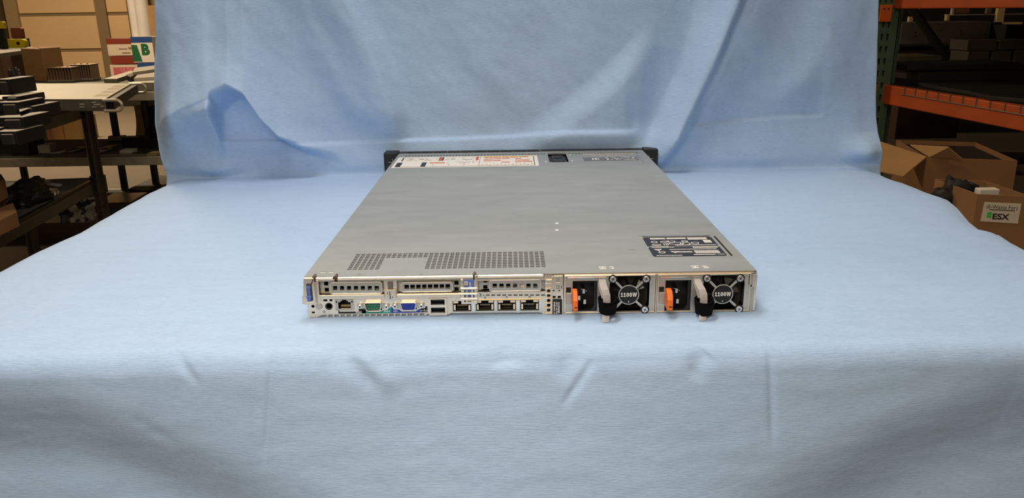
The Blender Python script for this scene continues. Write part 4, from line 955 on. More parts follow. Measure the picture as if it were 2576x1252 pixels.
# ---- stacks of dark drive trays on bench A
k_ = 0
trays = [(-12, 200, 18, 240, 2.15, 'upper'), (2, 243, 42, 262, 2.05, ''), (-14, 258, 40, 292, 1.98, ''), (48, 268, 82, 300, 2.02, ''), (-16, 296, 52, 330, 1.86, ''), (-18, 332, 34, 368, 1.76, '')]
tl = ['dark grey drive tray topmost at the left frame edge above the others', 'dark grey drive tray second from the top, beside the silver chassis', 'dark grey drive tray in the middle of the stack at the left edge', 'short dark grey drive tray standing apart, just under the white papers', 'wide dark grey drive tray low in the stack under the middle one', 'lowest and nearest dark grey drive tray in the stack at the left edge']
zq = ZT+.0025
base_h = {0: .10, 1: .075, 2: .05, 3: .0, 4: .025, 5: 0}
for i, (X0_, Y0_, X1_, Y1_, y, _) in enumerate(trays):
    a = PY(X0_, Y1_, y); c = PY(X1_, Y0_, y); t = thing('drive_tray', ((a.x+c.x)/2, y+.08, a.z), tl[i], 'drive tray', 'drive trays stacked on the dark workbench')
    B().box(a.x, c.x, y+.012, y+.17, a.z, c.z).build('tray_body', M_gunk, t, bevel=.003)
    w_ = c.x-a.x; h_ = c.z-a.z
    B().box(a.x+w_*.42, c.x-.004, y-.004, y+.012, a.z+h_*.08, c.z-h_*.15).build('front_latch', mat('tray_grey', (.04, .04, .04), .45), t, bevel=.003)
    B().box(a.x+w_*.08, a.x+w_*.38, y+.0, y+.012, a.z+h_*.3, c.z-h_*.35).build('release_button', M_rdark, t, bevel=.002)
b = B(); p = [PZ(50, 281, ZT+.04), PZ(103, 262, ZT+.04), PZ(70, 258, ZT+.04), PZ(44, 266, ZT+.04)]
tag(prism(b, p, ZT+.0385, ZT+.0405).build('paper_sheet', M_paper), 'white paper sheets lying between the drive trays and the silver chassis', 'paper')
# ---- things on the long bench
def heatsink(px0, pt, px1, pb, label):
    c = PZ((px0+px1)/2, pb, ZT); y = c.y; a = PY(px0, pb, y); d = PY(px1, pt, y); w_ = d.x-a.x
    t = thing('heat_sink', ((a.x+d.x)/2, y+.05, ZT), label, 'heat sink', 'copper heat sinks on the long bench')
    B().box(a.x, d.x, y, y+.10, ZT+.001, ZT+.012).build('base_plate', M_shiny, t, bevel=.002)
    b = B()
    for k in range(9): x = a.x+w_*(.04+.92*k/8); b.box(x-.0012, x+.0012, y+.004, y+.095, ZT+.012, d.z-.004)
    b.build('fin_stack', M_copper, t)
    B().box(a.x, d.x, y+.002, y+.098, d.z-.004, d.z).build('top_plate', M_copper, t, bevel=.001)
    for k in (.2, .5, .8):
        B().cyl((a.x+w_*k, y+.02, d.z), (a.x+w_*k, y+.02, d.z+.006), .004, 10).build('mounting_screw', M_gold, t)
heatsink(120, 169, 178, 207, 'nearer copper finned heat sink in front of the brown carton')
heatsink(180, 162, 226, 203, 'copper finned heat sink to the right, nearer the garage door post')
c = PZ(118, 205, ZT); t = thing('cardboard_carton', (c.x, 3.4, ZT), 'plain brown carton standing on the long bench behind the heat sinks', 'carton')
yb = 3.66; a = PY(66, 200, yb+.14); m_ = PY(118, 205, yb); e = PY(166, 200, yb+.15); zt_ = PY(118, 123, yb).z
pts = [a, m_, e, e+(a-m_)]; prism(B(), pts, ZT+.001, zt_).build('carton_body', M_card, t, bevel=.003)
fl = B(); fl.add([(m_.x, m_.y, zt_), (e.x, e.y, zt_), (e.x-.03, e.y+.04, zt_+.012), (m_.x-.05, m_.y+.05, zt_+.01)], [(0, 1, 2, 3)]); fl.add([(m_.x, m_.y, zt_+.002), (e.x, e.y, zt_+.002), (e.x-.03, e.y+.04, zt_+.014), (m_.x-.05, m_.y+.05, zt_+.012)], [(3, 2, 1, 0)]); fl.build('carton_flap', M_card, t)
# stool-like bits left of the carton
def lump(px, pt, pb, hw, zs, name, m, label, cat, seed, parent=None, flat=1.0, dep=None, ctr=None):
    c = PZ(px, pb, zs); y = c.y+(dep or .05); h_ = PY(px, pt, y).z-zs; wd = (PY(px+hw, pb, y).x-PY(px-hw, pb, y).x)/2
    c = Vector((PY(px, pb, y).x, c.y, zs))
    if ctr: c, wd, dep, h_ = ctr; y = c.y
    import bmesh
    bm = bmesh.new(); bmesh.ops.create_icosphere(bm, subdivisions=4, radius=1); rs = random.Random(seed); off = Vector((rs.uniform(0, 50), rs.uniform(0, 50), 0))
    vs = []
    for v in bm.verts:
        n = noise.noise(v.co*1.7+off)*.35+noise.noise(v.co*4+off)*.22; q = v.co*(1+n); q.z = max(q.z, -.35); vs.append((c.x+q.x*wd, y+q.y*(dep or wd*.7), zs+.001+(q.z+.35)/1.5*h_))
    fs = [tuple(v.index for v in f.verts) for f in bm.faces]; bm.free()
    o = B().add(vs, fs).build(name, m, parent, smooth=True)
    if label: tag(o, label, cat)
    return o
lump(42, 166, 208, 16, ZT, 'cable_bundle', mat('cable_mix', (.03, .03, .03), .5, col2=(.45, .42, .38), scale=14, thr=(.55, .6)), 'tangled dark and white cable bundle left of the brown carton on the long bench', 'cables', 4)
# riser shelf with tape dispensers
zr = .088
rs_ = thing('riser_shelf', PZ(40, 128, zr), 'narrow grey steel riser shelf at upper left holding yellow tape dispensers', 'shelf')
pq = [PZ(-30, 138, zr), PZ(95, 122, zr), PZ(80, 117, zr), PZ(-30, 124, zr)]
prism(B(), pq, zr-.022, zr).build('shelf_board', mat('shelf_steel', (.15, .14, .12), .45, .4), rs_, bevel=.003)
p = PZ(66, 128, zr); B().box(p.x-.012, p.x+.012, p.y-.01, p.y+.015, ZT, zr-.022).build('shelf_post', M_bdark, rs_, bevel=.002)
p = PZ(40, 123, zr); y = p.y
def tapegun(px0, pt, px1, pb, label, hx, hy, y):
    a = PY(px0, pb, y); d = PY(px1, pt, y); t = thing('tape_dispenser', ((a.x+d.x)/2, y, a.z), label, 'tape dispenser')
    h = PY(hx, hy, y); rr_ = (d.z-a.z)*.20
    B().plate(rrect(a.x, d.x, a.z+.001, d.z, (d.z-a.z)*.42, 8), [circ(h.x, h.z, rr_)], y-.012, y+.03).build('body', M_yellow, t, bevel=.004)
    B().cyl((h.x, y-.01, h.z), (h.x, y+.02, h.z), rr_*1.02, 20).build('tape_hub', M_black, t)
    B().box(a.x-.03, a.x+.004, y-.012, y+.03, a.z+.001, a.z+(d.z-a.z)*.7).build('cutter_arm', M_yellow, t, bevel=.004)
    return t
tapegun(17, 98, 64, 121, 'yellow tape dispenser lying on the grey riser shelf', 48, 109, PZ(40, 121.5, zr).y)
zz = PZ(40, 121.5, zr).y-.05
a = PY(-14, 72, zz); d = PY(10, 54, zz); t = thing('tape_dispenser', ((a.x+d.x)/2, zz, zr), 'upright yellow tape dispenser cut by the left frame edge', 'tape dispenser')
B().plate(rrect(a.x, d.x, a.z, d.z, .012, 6), [circ(PY(0, 64, zz).x, PY(0, 64, zz).z, .006)], zz-.01, zz+.02).build('body', M_yellow, t, bevel=.003)
B().box(a.x, d.x-.012, zz-.008, zz+.018, zr+.001, a.z+.004).build('grip', M_gunk, t, bevel=.004)
place(28, 70, 56, 97, -.2, .1, 'small_carton', M_card2) if False else None
# ---- second bench top, right part: pieces of sheet metal and boards
o = place(322, 207, 402, 229, ZT, .22, 'open_chassis', M_shiny); tag(o, 'open sheet metal chassis on the long bench, against the blue cloth edge', 'chassis')
zc2 = PY(360, 207, PZ(362, 229, ZT).y).z
o = prism(B(), [PZ(352, 190, zc2), PZ(398, 186, zc2), PZ(404, 200, zc2), PZ(338, 204, zc2)], zc2+.001, zc2+.014).build('metal_cover', M_paper); tag(o, 'pale sheet metal cover stacked on top of the open chassis', 'cover')
o = prism(B(), [PZ(340, 176, zc2+.016), PZ(404, 168, zc2+.016), PZ(404, 178, zc2+.016), PZ(335, 188, zc2+.016)], zc2+.015, zc2+.028).build('metal_bracket', M_steel); tag(o, 'grey steel bracket topmost of the metal pieces beside the cloth', 'bracket')
o = prism(B(), [PZ(262, 208, ZT), PZ(330, 186, ZT), PZ(345, 190, ZT), PZ(295, 208, ZT)], ZT+.001, ZT+.02).build('slide_rail', M_shiny); tag(o, 'long shiny slide rail lying slanted on the long bench', 'rail')
o = prism(B(), [PZ(320, 202, ZT), PZ(336, 196, ZT), PZ(345, 200, ZT), PZ(330, 208, ZT)], ZT+.001, ZT+.03).build('connector_block', M_black); tag(o, 'small black connector block between the slide rail and the chassis', 'connector')
# ---- mid shelf of the long bench
o = place(85, 365, 124, 386, ZM, .08, 'small_box', M_paper, rot=8); tag(o, 'small white box on the middle shelf of the long bench', 'box')
o = place(26, 358, 74, 392, ZM, .12, 'power_adapter', M_gunk, rot=-6); tag(o, 'dark grey adapter block left of the small white box', 'adapter')
for i, (x0_, x1_, yb_, lb) in enumerate(((126, 186, 388, 'flat grey metal strip right of the small white box, behind the bench leg'), (160, 200, 384, 'short grey metal strip furthest back on the middle shelf'), (222, 262, 388, 'grey metal strip just right of the dark bench leg'), (240, 275, 380, 'thin grey metal strip furthest right of the loose strips'))):
    p0, p1 = PZ(x0_, yb_, ZM), PZ(x1_, yb_-12, ZM); w2 = Vector((.05, 0, 0))
    o = prism(B(), [p0, p0+w2, p1+w2, p1], ZM+.001, ZM+.008).build('metal_strip', M_steel, bevel=.001); tag(o, lb, 'metal strip', 'loose metal strips on the middle shelf')
o = place(368, 268, 404, 350, ZM, .045, 'storage_bin', M_rdark); tag(o, 'black storage bin on the middle shelf beside the tan board', 'bin')
zbin = PY(385, 268, PZ(386, 350, ZM).y).z; yb_ = PZ(386, 350, ZM).y
o = lump(386, 248, 268, 18, zbin, 'plastic_bag', mat('bag_blue', (.01, .06, .3), .4, col2=(.5, .46, .42), scale=7, thr=(.5, .55)), 'blue and white plastic bag on top of the black bin', 'bag', 9, dep=.06)
c = PZ(352, 352, ZM); b = B()
pts = []
for k in range(9):
    t_ = k/8; py_ = 350-t_*86; px_ = 352+6*math.sin(t_*2.6)-8*t_; q = PY(px_, py_, c.y+.02*t_); pts.append(q)
o = B().ribbon(pts, [(.024, 0, 0)]*9, (0, .012, 0)).build('tan_board', M_tan); tag(o, 'bent tan cardboard strip standing upright in front of the black bin', 'cardboard')
for (x0_, y0_, x1_, y1_, m, nm, lb, cat) in ((306, 346, 362, 372, M_rdark, 'circuit_module', 'black circuit module at the foot of the tan strip', 'electronics'), (366, 348, 428, 374, M_rdark, 'circuit_module', 'black circuit module at the foot of the storage bin', 'electronics'), (398, 368, 425, 386, M_yellow, 'cable_plug', 'small yellow cable plug among dark boards near the cloth', 'plug'), (300, 378, 330, 387, M_paper, 'paper_card', 'pale card lying at the front of the middle shelf', 'card'), (368, 386, 392, 394, mat('tan_strip', (.34, .27, .13), .6), 'wood_strip', 'short tan strip on the front edge of the middle shelf', 'strip')):
    if nm == 'cable_plug': m = mat('plug_dull', (.20, .18, .05), .5, 0, col2=(.02, .02, .02), scale=40, thr=(.5, .55))
    o = place(x0_, y0_, x1_, y1_, ZM, .07, nm, m); tag(o, lb, cat)
# bottom shelf of the long bench
M_pile = mat('cable_pile', (.02, .02, .022), .5, 0, col2=(.42, .42, .38), scale=22, thr=(.48, .56))
lump(205, 488, 560, 50, ZL, 'cable_pile', M_pile, 'heap of grey and white cables on the bottom shelf behind the bench leg', 'cables', 21, dep=.10)
lump(248, 484, 502, 12, ZL, 'plastic_bag', mat('bag_blue2', (.02, .03, .06), .4, col2=(.4, .4, .38), scale=9, thr=(.5, .55)), 'small blue and white plastic bag right of the cable heap', 'bag', 23, dep=.05)
o = place(240, 510, 330, 545, ZL+.002, .22, 'flat_case', M_bdark, rot=4); tag(o, 'flat dark case on the bottom shelf, partly behind the cloth edge', 'case')
o = prism(B(), [PZ(322, 470, ZL+.04), PZ(372, 476, ZL+.04), PZ(445, 446, ZL+.04), PZ(440, 437, ZL+.04), PZ(395, 436, ZL+.04)], ZL+.0, ZL+.03).build('brown_panel', M_brown, bevel=.002); tag(o, 'flat dark brown panel on the bottom shelf right beside the cloth', 'panel')
# ---- lower shelf of bench A
lump(72, 446, 532, 44, ZM, 'black_bag', M_bag, 'crumpled black plastic bag on the lower shelf of the near workbench', 'bag', 31, dep=.13)
lump(118, 472, 503, 22, ZM, 'bubble_wrap', mat('wrap', (.25, .21, .15), .12, 0, col2=(.75, .7, .6), scale=60, thr=(.52, .6), bump=.6, bscale=120), 'shiny clear wrap beside the black bag', 'wrap', 33, dep=.05)
o = prism(B(), [PZ(117, 466, ZM), PZ(148, 471, ZM), PZ(157, 466, ZM), PZ(132, 463, ZM)], ZM+.001, ZM+.006).build('paper_sheet', M_paper); tag(o, 'small folded white paper behind the clear wrap', 'paper')
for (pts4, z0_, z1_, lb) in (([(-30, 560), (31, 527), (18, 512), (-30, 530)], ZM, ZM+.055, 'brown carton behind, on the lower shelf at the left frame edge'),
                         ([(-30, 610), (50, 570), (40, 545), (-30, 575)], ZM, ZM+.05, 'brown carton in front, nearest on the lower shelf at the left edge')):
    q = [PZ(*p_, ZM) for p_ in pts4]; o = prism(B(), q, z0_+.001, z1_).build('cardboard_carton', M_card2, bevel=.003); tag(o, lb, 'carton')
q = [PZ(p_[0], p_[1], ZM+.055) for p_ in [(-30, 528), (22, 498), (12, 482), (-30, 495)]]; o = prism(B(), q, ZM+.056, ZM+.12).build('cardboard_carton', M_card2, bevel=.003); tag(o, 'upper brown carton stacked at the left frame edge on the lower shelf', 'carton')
# ---- cartons by the garage door
yw = YW-.55
def rbox(px0, pt, px1, pb, y, dep, name, m, parent=None, bevel=.004):
    a = PY(px0, pb, y); d = PY(px1, pt, y); return B().box(a.x, d.x, y, y+dep, a.z, d.z).build(name, m, parent, bevel=bevel)
def carton(px0, pt, px1, pb, y, m, label, bands):
    a = PY(px0, pb, y); d = PY(px1, pt, y); t = thing('carton', ((a.x+d.x)/2, y+.15, a.z), label, 'carton')
    o = B().box(a.x, d.x, y, y+.3, a.z+.001, d.z-.001).build('carton_body', m, t, bevel=.006)
    for (u0, v0, u1, v1, mm, nm) in bands:
        B().box(a.x+(d.x-a.x)*u0, a.x+(d.x-a.x)*u1, y-.003, y-.0005, a.z+(d.z-a.z)*v0, a.z+(d.z-a.z)*v1).build(nm, mm, o)
    return t, a, d
M_cw = mat('carton_white', (.62, .52, .42), .7)
t, a, d = carton(281, 162, 345, 200, yw, M_cw, 'white carton with pink panel, bottom of the stack by the garage door', [(.12, .02, 1, .82, M_pink, 'printed_panel')])
text('ULTINE', mface(a.x+(d.x-a.x)*.68, yw-.004, a.z+(d.z-a.z)*.62), .065, mat('pink_letter', (.62, .3, .3), .7), t, 'lettering', .01)
zlow = a.z; xa_, xb_ = a.x, PY(400, 200, yw).x
t, a, d = carton(280, 141, 341, 162, yw, M_dkred, 'dark red carton in the middle of the stack by the garage door', [])
t, a, d = carton(273, 96, 338, 141, yw, M_cw, 'white carton with dark red lid, top of the stack by the garage door', [(0, .68, 1, 1, M_dkred, 'lid_band')])
b = B(); 
for u0, v0, u1, v1 in ((.40, .38, .70, .43), (.74, .38, .86, .50), (.5, .14, .78, .20)): b.box(a.x+(d.x-a.x)*u0, a.x+(d.x-a.x)*u1, yw-.004, yw-.001, a.z+(d.z-a.z)*v0, a.z+(d.z-a.z)*v1)
b.build('printed_line', mat('grey_print', (.25, .17, .13), .7), t)
yw2 = yw-.35
t, a, d = carton(348, 158, 402, 185, yw2, M_navy, 'blue carton under the white carton marked B', [(.42, .15, .62, .5, M_white, 'printed_panel')])
zlow2 = a.z
t, a, d = carton(337, 92, 381, 158, yw2, mat('carton_bright', (.66, .62, .58), .6), 'white carton with green panel, blue top and large green letter B', [(0, .78, 1, 1, M_navy, 'lid_band')])
W_, H_ = d.x-a.x, d.z-a.z
B().plate([(a.x, a.z+.05*H_), (a.x+.42*W_, a.z+.05*H_), (a.x+.26*W_, a.z+.68*H_), (a.x, a.z+.70*H_)], [], yw2-.003, yw2-.0005).build('green_panel', M_green, t)
text('B', mface(a.x+.62*W_, yw2-.003, a.z+.49*H_), .17, M_green, t, 'lettering', .06)
t = thing('cardboard_carton', (PY(386, 80, yw2+.3).x, yw2+.4, FZ), 'tall plain brown carton standing behind the white carton marked B', 'carton')
a = PY(378, 165, yw2+.68); d = PY(425, 13, yw2+.68); B().box(a.x, d.x, yw2+.68, yw2+.82, FZ+.001, d.z).build('carton_body', M_card, t, bevel=.01)
o = B().box(xa_, xb_-.05, yw2-.02, yw+.31, FZ+.001, min(zlow, zlow2)-.0).build('storage_cabinet', M_bdark, bevel=.01); tag(o, 'low dark cabinet under the cartons by the garage door', 'cabinet')
o = B().box(a.x-.3, a.x-.05, yw2, yw2+.34, min(zlow, zlow2), zlow2).build('spacer', M_card2) if False else None
# ---- cartons standing on the floor beyond the benches
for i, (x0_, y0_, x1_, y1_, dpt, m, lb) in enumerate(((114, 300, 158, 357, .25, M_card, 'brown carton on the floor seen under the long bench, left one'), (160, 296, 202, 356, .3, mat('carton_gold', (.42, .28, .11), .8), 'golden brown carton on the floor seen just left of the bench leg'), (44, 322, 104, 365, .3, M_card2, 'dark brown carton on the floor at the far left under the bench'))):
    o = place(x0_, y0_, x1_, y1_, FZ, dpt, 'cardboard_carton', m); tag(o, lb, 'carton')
o = B().plate(rrect(PY(30, 97, 5.6).x, PY(57, 97, 5.6).x, PY(40, 97, 5.6).z, PY(40, 70, 5.6).z, .01), [], 5.6, 5.64).build('orange_box', mat('dull_orange', (.28, .09, .03), .7)); tag(o, 'dull orange box behind the yellow tape dispensers', 'box')
o2 = B().box(PY(20, 97, 5.6).x, PY(62, 97, 5.6).x, 5.59, 5.66, FZ, PY(40, 97, 5.6).z-.001).build('storage_cabinet', M_brown); tag(o2, 'dark brown cabinet under the dull orange box', 'cabinet')
# ================================================================ WAREHOUSE, RIGHT: PALLET RACK
bl = Vector(PZ(2205, 210, -.15)); br = Vector(PZ(2576, 268, -.15)); bdv = (br-bl).normalized(); bl2 = bl-bdv*.25; br2 = br+bdv*1.2; nrm = Vector((-bdv.y, bdv.x, 0)); 
if nrm.x < 0: nrm = -nrm
rk = thing('pallet_rack', ((bl.x+br.x)/2+.3, (bl.y+br.y)/2, FZ), 'pallet rack at right with orange beams and green perforated upright', 'rack')
bh = .105
def beam(zb_, zt_, nm='beam'):
    o = prism(B(), [bl2, br2, br2+nrm*.045, bl2+nrm*.045], zb_, zt_).build(nm, M_rack, rk, bevel=.006); return o
lowb = beam(-.15-bh, -.15); topb = beam(.258, .40)
# upright
ub = bl+bdv*.02
fw = .105
u0 = Vector(PY(2207, 130, ub.y)); u0.z = 0; hd = Vector((1, 0, 0))
xu0, xu1 = PY(2207, 130, ub.y-.06).x-.10, PY(2251, 130, ub.y-.06).x; yu = ub.y-.06
hs = []; sp = .0508*1.05
zz0 = -.7
while zz0 < 1.2:
    for hx_ in (PY(2214, 130, yu).x, PY(2228, 130, yu).x, PY(2200, 130, yu).x): hs.append([(hx_-.006, zz0+.02), (hx_-.008, zz0+.03), (hx_, zz0+.038), (hx_+.008, zz0+.03), (hx_+.006, zz0+.02), (hx_+.003, zz0), (hx_-.003, zz0)])
    zz0 += .066
b = B().plate(rect(xu0, xu1, FZ, 1.3), hs, yu, yu+.003); b.box(xu1-.003, xu1, yu, yu+.07, FZ, 1.3); b.box(xu0, xu0+.003, yu, yu+.07, FZ, 1.3); b.box(xu1, xu1+.05, yu+.064, yu+.07, FZ, 1.3)
up = b.build('upright', M_rgreen, rk)
b = B(); zz0 = -.68
while zz0 < 1.2: b.box(xu1-.0005, xu1+.001, yu+.03, yu+.045, zz0, zz0+.016); zz0 += .066
b.build('side_hole', M_rdark, up)
b = B().box(xu0+.02, xu1-.012, yu+.004, yu+.008, FZ, 1.3).build('upright_back', M_rdark, up)
for zc_, px_, lbz in ((.235, 2228, .09), (-.205, 2213, .12)):
    x = PY(px_, 30, yu-.01).x; c = B().box(x-.034, x+.034, yu-.016, yu-.002, zc_-lbz/2, zc_+lbz/2).build('beam_connector', mat('orange_bright', (.75, .16, .03), .35, 0, .1, 20), rk, bevel=.005)
    for dx in (-.012, .012): B().cyl((x+dx, yu-.018, zc_+lbz*.25), (x+dx, yu-.0155, zc_+lbz*.25), .005, 10).build('connector_hole', M_rdark, c)
p0, p1 = PY(2288, 12, 4.38), PY(2405, 180, 4.38); b = B(); b.tube([(p0.x, 4.38, p0.z), (p1.x, 4.38, p1.z), (p1.x+(p1.x-p0.x)*.8, 4.38, p1.z+(p1.z-p0.z)*.8)], .028, 8); b.build('diagonal_brace', mat('brace_dark', (.012, .016, .012), .6), rk)
B().box(2.45, 4.6, 2.2, 4.3, .41, .44).build('light_block_deck', M_rdark, rk)  # unseen deck added to block lamp light from the space below
# wire deck: wires over the beam and a rod along its face
b = B()
for k in range(16):
    q = bl+bdv*(.28+.095*k)-nrm*.002; b.box(q.x-.003, q.x+.003, q.y-.0025, q.y+.0025, -.185, -.147)
q = bl+bdv*.26-nrm*.004; e = br+bdv*1.1-nrm*.004; b.tube([(q.x, q.y, -.185), (e.x, e.y, -.185)], .0028, 6)
b.build('deck_wire', mat('deck_wire_grey', (.28, .24, .2), .4, .6), rk)
dk = prism(B(), [bl+nrm*.046, br2+nrm*.046, br2+nrm*1.0, bl+nrm*1.0], -.160, -.150).build('deck', M_rdark, rk)
# black sheets draped on the deck, equipment stacked on it
def onrack(px0, pt, px1, pb, y, dep, nm, m, label, cat, bevel=.004):
    o = rbox(px0, pt, px1, pb, y, dep, nm, m, None, bevel); tag(o, label, cat); return o
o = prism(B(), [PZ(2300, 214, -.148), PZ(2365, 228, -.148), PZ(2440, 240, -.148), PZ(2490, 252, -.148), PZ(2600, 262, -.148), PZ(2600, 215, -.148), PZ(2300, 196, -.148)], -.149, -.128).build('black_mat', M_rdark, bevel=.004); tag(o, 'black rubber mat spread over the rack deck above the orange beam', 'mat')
o = onrack(2310, 178, 2590, 205, 3.7, .3, 'black_server', M_rdark, 'long black server lowest in the pile on the rack deck', 'server')
za = PY(2400, 178, 3.7).z
o = onrack(2284, 158, 2568, 178, 3.72, .3, 'black_server', M_rdark, 'long black server on top of the pile in front of the grey cartons', 'server')
o = onrack(2252, 140, 2370, 196, 4.25, .3, 'grey_bin', mat('grey_bin', (.10, .085, .065), .6), 'dark grey plastic bin behind the green upright on the rack', 'bin')
M_gb = mat('grey_carton', (.075, .06, .045), .8)
for i, (x0_, y0_, x1_, y1_, lb) in enumerate(((2432, 128, 2490, 162, 'lower left grey carton on the rack behind the black servers'), (2492, 128, 2546, 162, 'lower middle grey carton on the rack behind the black servers'), (2548, 125, 2600, 162, 'lower right grey carton on the rack, cut by the frame'), (2432, 100, 2510, 128, 'upper left grey carton on the rack above the lower ones'), (2512, 100, 2600, 125, 'upper right grey carton on the rack, cut by the frame'))):
    onrack(x0_, y0_, x1_, y1_, 4.1, .2, 'grey_carton', M_gb, lb, 'carton')['group'] = 'grey cartons piled on the rack'
t = thing('equipment_chassis', (PY(2360, 110, 4.6).x, 4.7, PY(2360, 112, 4.6).z), 'long grey equipment chassis at the back of the rack, above the bin', 'chassis')
rbox(2262, 54, 2495, 112, 4.6, .3, 'body', M_rgrey, t); rbox(2496, 56, 2522, 98, 4.6, .3, 'end_panel', M_rdark, t)
b = B()
for px_, py_ in ((2302, 82), (2302, 90), (2364, 77), (2418, 77), (2418, 86), (2482, 76), (2480, 86)): p = PY(px_, py_, 4.6); b.cyl((p.x, 4.596, p.z), (p.x, 4.6005, p.z), .004, 8)
b.build('rivet', M_rdark, t)
onrack(2526, 62, 2584, 100, 4.45, .14, 'dark_case', M_rdark, 'dark case right of the long grey chassis on the rack', 'case')
onrack(2262, 112, 2600, 128, 4.9, .3, 'storage_case', M_rdark, 'long dark storage case under the grey chassis', 'case')
# pale frames seen through the gap under the top beam
M_pale = mat('pale_wood', (.85, .62, .32), .6)
t = thing('wooden_frame', (PY(2480, 40, 5.4).x, 5.4, PY(2480, 60, 5.4).z), 'pale wooden frame seen through the gap under the orange top beam', 'frame')
rbox(2380, 34, 2600, 39, 5.4, .03, 'rail', M_pale, t, .002); rbox(2380, 36, 2390, 52, 5.4, .03, 'post', M_pale, t, .002); rbox(2505, 19, 2530, 60, 5.38, .03, 'board', M_pale, t, .002); rbox(2520, 55, 2573, 62, 5.4, .03, 'rail', M_pale, t, .002)
for i, (x0_, x1_, lb) in enumerate(((2300, 2313, 'small pale board left of the brace under the orange top beam'), (2286, 2298, 'small pale board just behind the dark diagonal brace'), (2394, 2402, 'narrow pale strip left of the wooden frame'), (2404, 2440, 'wide brownish board behind the wooden frame'), (2482, 2496, 'pale board just left of the upright frame board'))):
    y0_, y1_ = ((20, 36), (42, 56), (20, 38), (20, 34), (20, 34))[i]
    rbox(x0_, y0_, x1_, y1_, 5.6, .03, 'board', [M_pale, M_pale, M_cw, M_card2, mat('grey_board', (.2, .17, .13), .7)][i], t, .002)
o = B().box(2.4, 6.2, 6.2, 6.4, FZ, 2.6).build('shade_panel', mat('shade_panel_dark', (.03, .024, .018), .8)); tag(o, 'added dark panel that keeps the space behind the pallet rack dark', 'shade panel')  # dark panel added so the area behind the rack stays near black
# ---- cartons under the rack
def openbox(P1, P2, P3, z0_, z1_, m, t, th=.006):
    P4 = P1+P3-P2; pts = [P1, P2, P3, P4]; c = sum((Vector(p) for p in pts), Vector())/4
    inn = [p+(c-p).normalized()*th*1.6 for p in pts]
    b = B(); n = 4
    vs = [(p.x, p.y, z0_) for p in pts]+[(p.x, p.y, z1_) for p in pts]+[(p.x, p.y, z1_) for p in inn]+[(p.x, p.y, z0_+th) for p in inn]
    fs = [(3, 2, 1, 0), (12, 13, 14, 15)]
    for i in range(4): j = (i+1) % 4; fs += [(i, j, j+4, i+4), (i+4, j+4, j+8, i+8), (i+8, j+8, j+12, i+12)]
    return b.add(vs, fs).build('carton_body', m, t)
zE = -.26
P1, P2, P3 = PZ(2352, 450, zE), PZ(2459, 489, zE), PZ(2600, 495, zE)
t = thing('cardboard_carton', (P2.x+.1, P2.y+.2, FZ), 'open brown carton with a white E-Waste label, filled with dark scrap', 'carton')
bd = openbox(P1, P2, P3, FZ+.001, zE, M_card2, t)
fd = (P3-P2).normalized(); fn = Vector((fd.y, -fd.x, 0))
if fn.y > 0: fn = -fn
def onface(px, py):   # intersect pixel ray with the front face plane
    d = ray(px, py); o_ = Vector((CX, CY, CZ)); tt = (P2-o_).dot(fn)/d.dot(fn); return o_+d*tt
L0, L1, L2, L3 = onface(2476, 508), onface(2569, 512), onface(2560, 562), onface(2466, 556)
nn = fn*.002
lb_ = B().hexa([L3, L2, L1, L0], [L3+nn, L2+nn, L1+nn, L0+nn]).build('paper_label', mat('label_paper', (.62, .55, .45), .6), t)
ang = math.atan2(fd.y, fd.x)
def facetext(s, px, py, size, m, **k):
    c = onface(px, py)+fn*.0025; M_ = Matrix.Translation(c) @ Matrix.Rotation(ang, 4, 'Z') @ Matrix.Rotation(R(90), 4, 'X'); return text(s, M_, size, m, lb_, 'lettering', **k)
pxm = (onface(2530, 530)-onface(2520, 530)).length/10
facetext('(E-Waste For)', 2520, 521, 14.5*pxm, M_black, sx=.95); facetext('ESX', 2516, 545, 23*pxm, M_black, bold=.03, sx=1.1)
g0, g1, g2, g3 = onface(2484, 532), onface(2495, 533), onface(2493, 547), onface(2481, 546); n3_ = fn*.0028
B().hexa([g3, g2, g1, g0], [g3+n3_, g2+n3_, g1+n3_, g0+n3_]).build('green_sticker', mat('green_sticker', (.05, .55, .06), .6), lb_)
u0_, u1_ = onface(2489, 527), onface(2552, 530); B().hexa([u0_, u1_, u1_+Vector((0, 0, .002)), u0_+Vector((0, 0, .002))], [u0_+n3_, u1_+n3_, u1_+n3_+Vector((0, 0, .002)), u0_+n3_+Vector((0, 0, .002))]).build('underline', M_black, lb_)
P4 = P1+P3-P2; cI = (P1+P3)/2
o = lump(2400, 442, 492, 42, zE-.09, 'scrap_part', M_rdark, 'black plastic scrap sticking out of the E-Waste carton', 'scrap', 44, dep=.10, ctr=(cI+(P1-cI)*.45, .075, .05, .115))
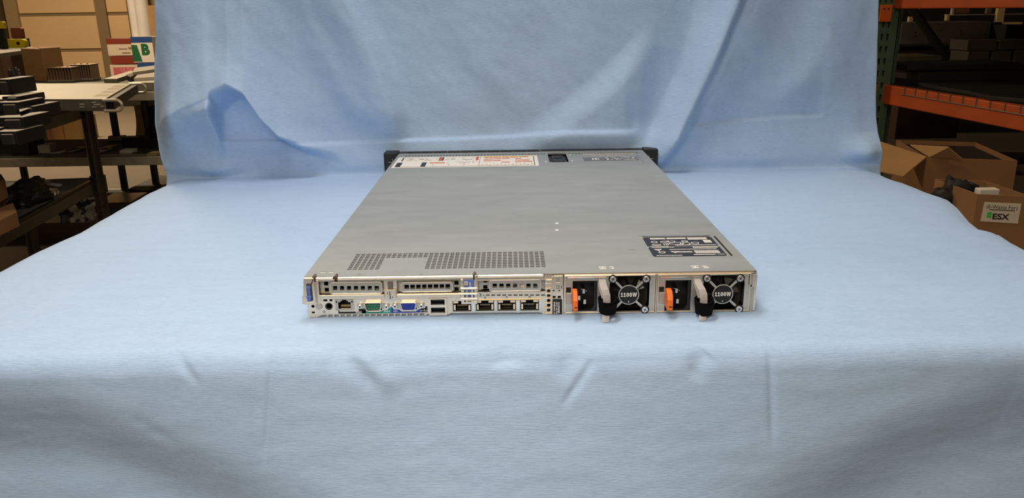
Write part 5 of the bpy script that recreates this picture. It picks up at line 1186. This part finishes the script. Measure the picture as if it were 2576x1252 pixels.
o = prism(B(), [P1*.90+cI*.10, P2*.90+cI*.10, P3*.90+cI*.10, P4*.90+cI*.10], zE-.12, zE-.025).build('scrap_heap', M_rdark, bevel=.004); tag(o, 'flat layer of black scrap filling the E-Waste carton', 'scrap')
q = PZ(2490, 484, zE-.004); o = B().box(q.x-.03, q.x+.03, q.y, q.y+.03, zE-.024, zE+.006).build('metal_offcut', M_paper, bevel=.003); tag(o, 'pale metal scrap piece in the E-Waste carton near its front edge', 'scrap')
# open carton with pale flaps further back
zC = -.30
Q1, Q2, Q3 = PZ(2255, 352, zC), PZ(2331, 396, zC), PZ(2560, 404, zC)
t = thing('cardboard_carton', (Q2.x+.2, Q2.y+.2, FZ), 'large open brown carton with raised flaps behind the E-Waste carton', 'carton')
openbox(Q1, Q2, Q3, FZ+.001, zC, M_card2, t)
Q4 = Q1+Q3-Q2; cQ = (Q1+Q3)/2
o = prism(B(), [Q*.93+cQ*.07 for Q in (Q1, Q2, Q3, Q4)], zC-.10, zC-.015).build('shade_fill', M_rdark, bevel=.004); tag(o, 'added black slab standing for the shade inside the large open carton', 'shade filler')  # black slab put in as the carton's inner shade, hiding its lit walls
def flap(pp, m, th=.005):
    n = (Vector(pp[1])-Vector(pp[0])).cross(Vector(pp[2])-Vector(pp[0])).normalized()*th
    return B().hexa([Vector(p) for p in pp], [Vector(p)-n for p in pp]).build('carton_flap', m, t)
ye = Q2.y
flap([Q2, PY(2272, 446, ye-.10), PY(2180, 425, ye+.05), PY(2196, 352, ye+.28)], M_card)
flap([Q2+Vector((.01, 0, .001)), PZ(2420, 400, zC+.002), PZ(2385, 371, zC+.05), PZ(2290, 366, zC+.03)], M_card)
o = B().box(2.75, 3.6, 3.0, 3.1, FZ+.001, -.30).build('shade_block', M_rdark, bevel=.01); tag(o, 'added dark block standing for the shade under the rack at the right edge', 'shade block')  # dark block added where there is only shade under the rack
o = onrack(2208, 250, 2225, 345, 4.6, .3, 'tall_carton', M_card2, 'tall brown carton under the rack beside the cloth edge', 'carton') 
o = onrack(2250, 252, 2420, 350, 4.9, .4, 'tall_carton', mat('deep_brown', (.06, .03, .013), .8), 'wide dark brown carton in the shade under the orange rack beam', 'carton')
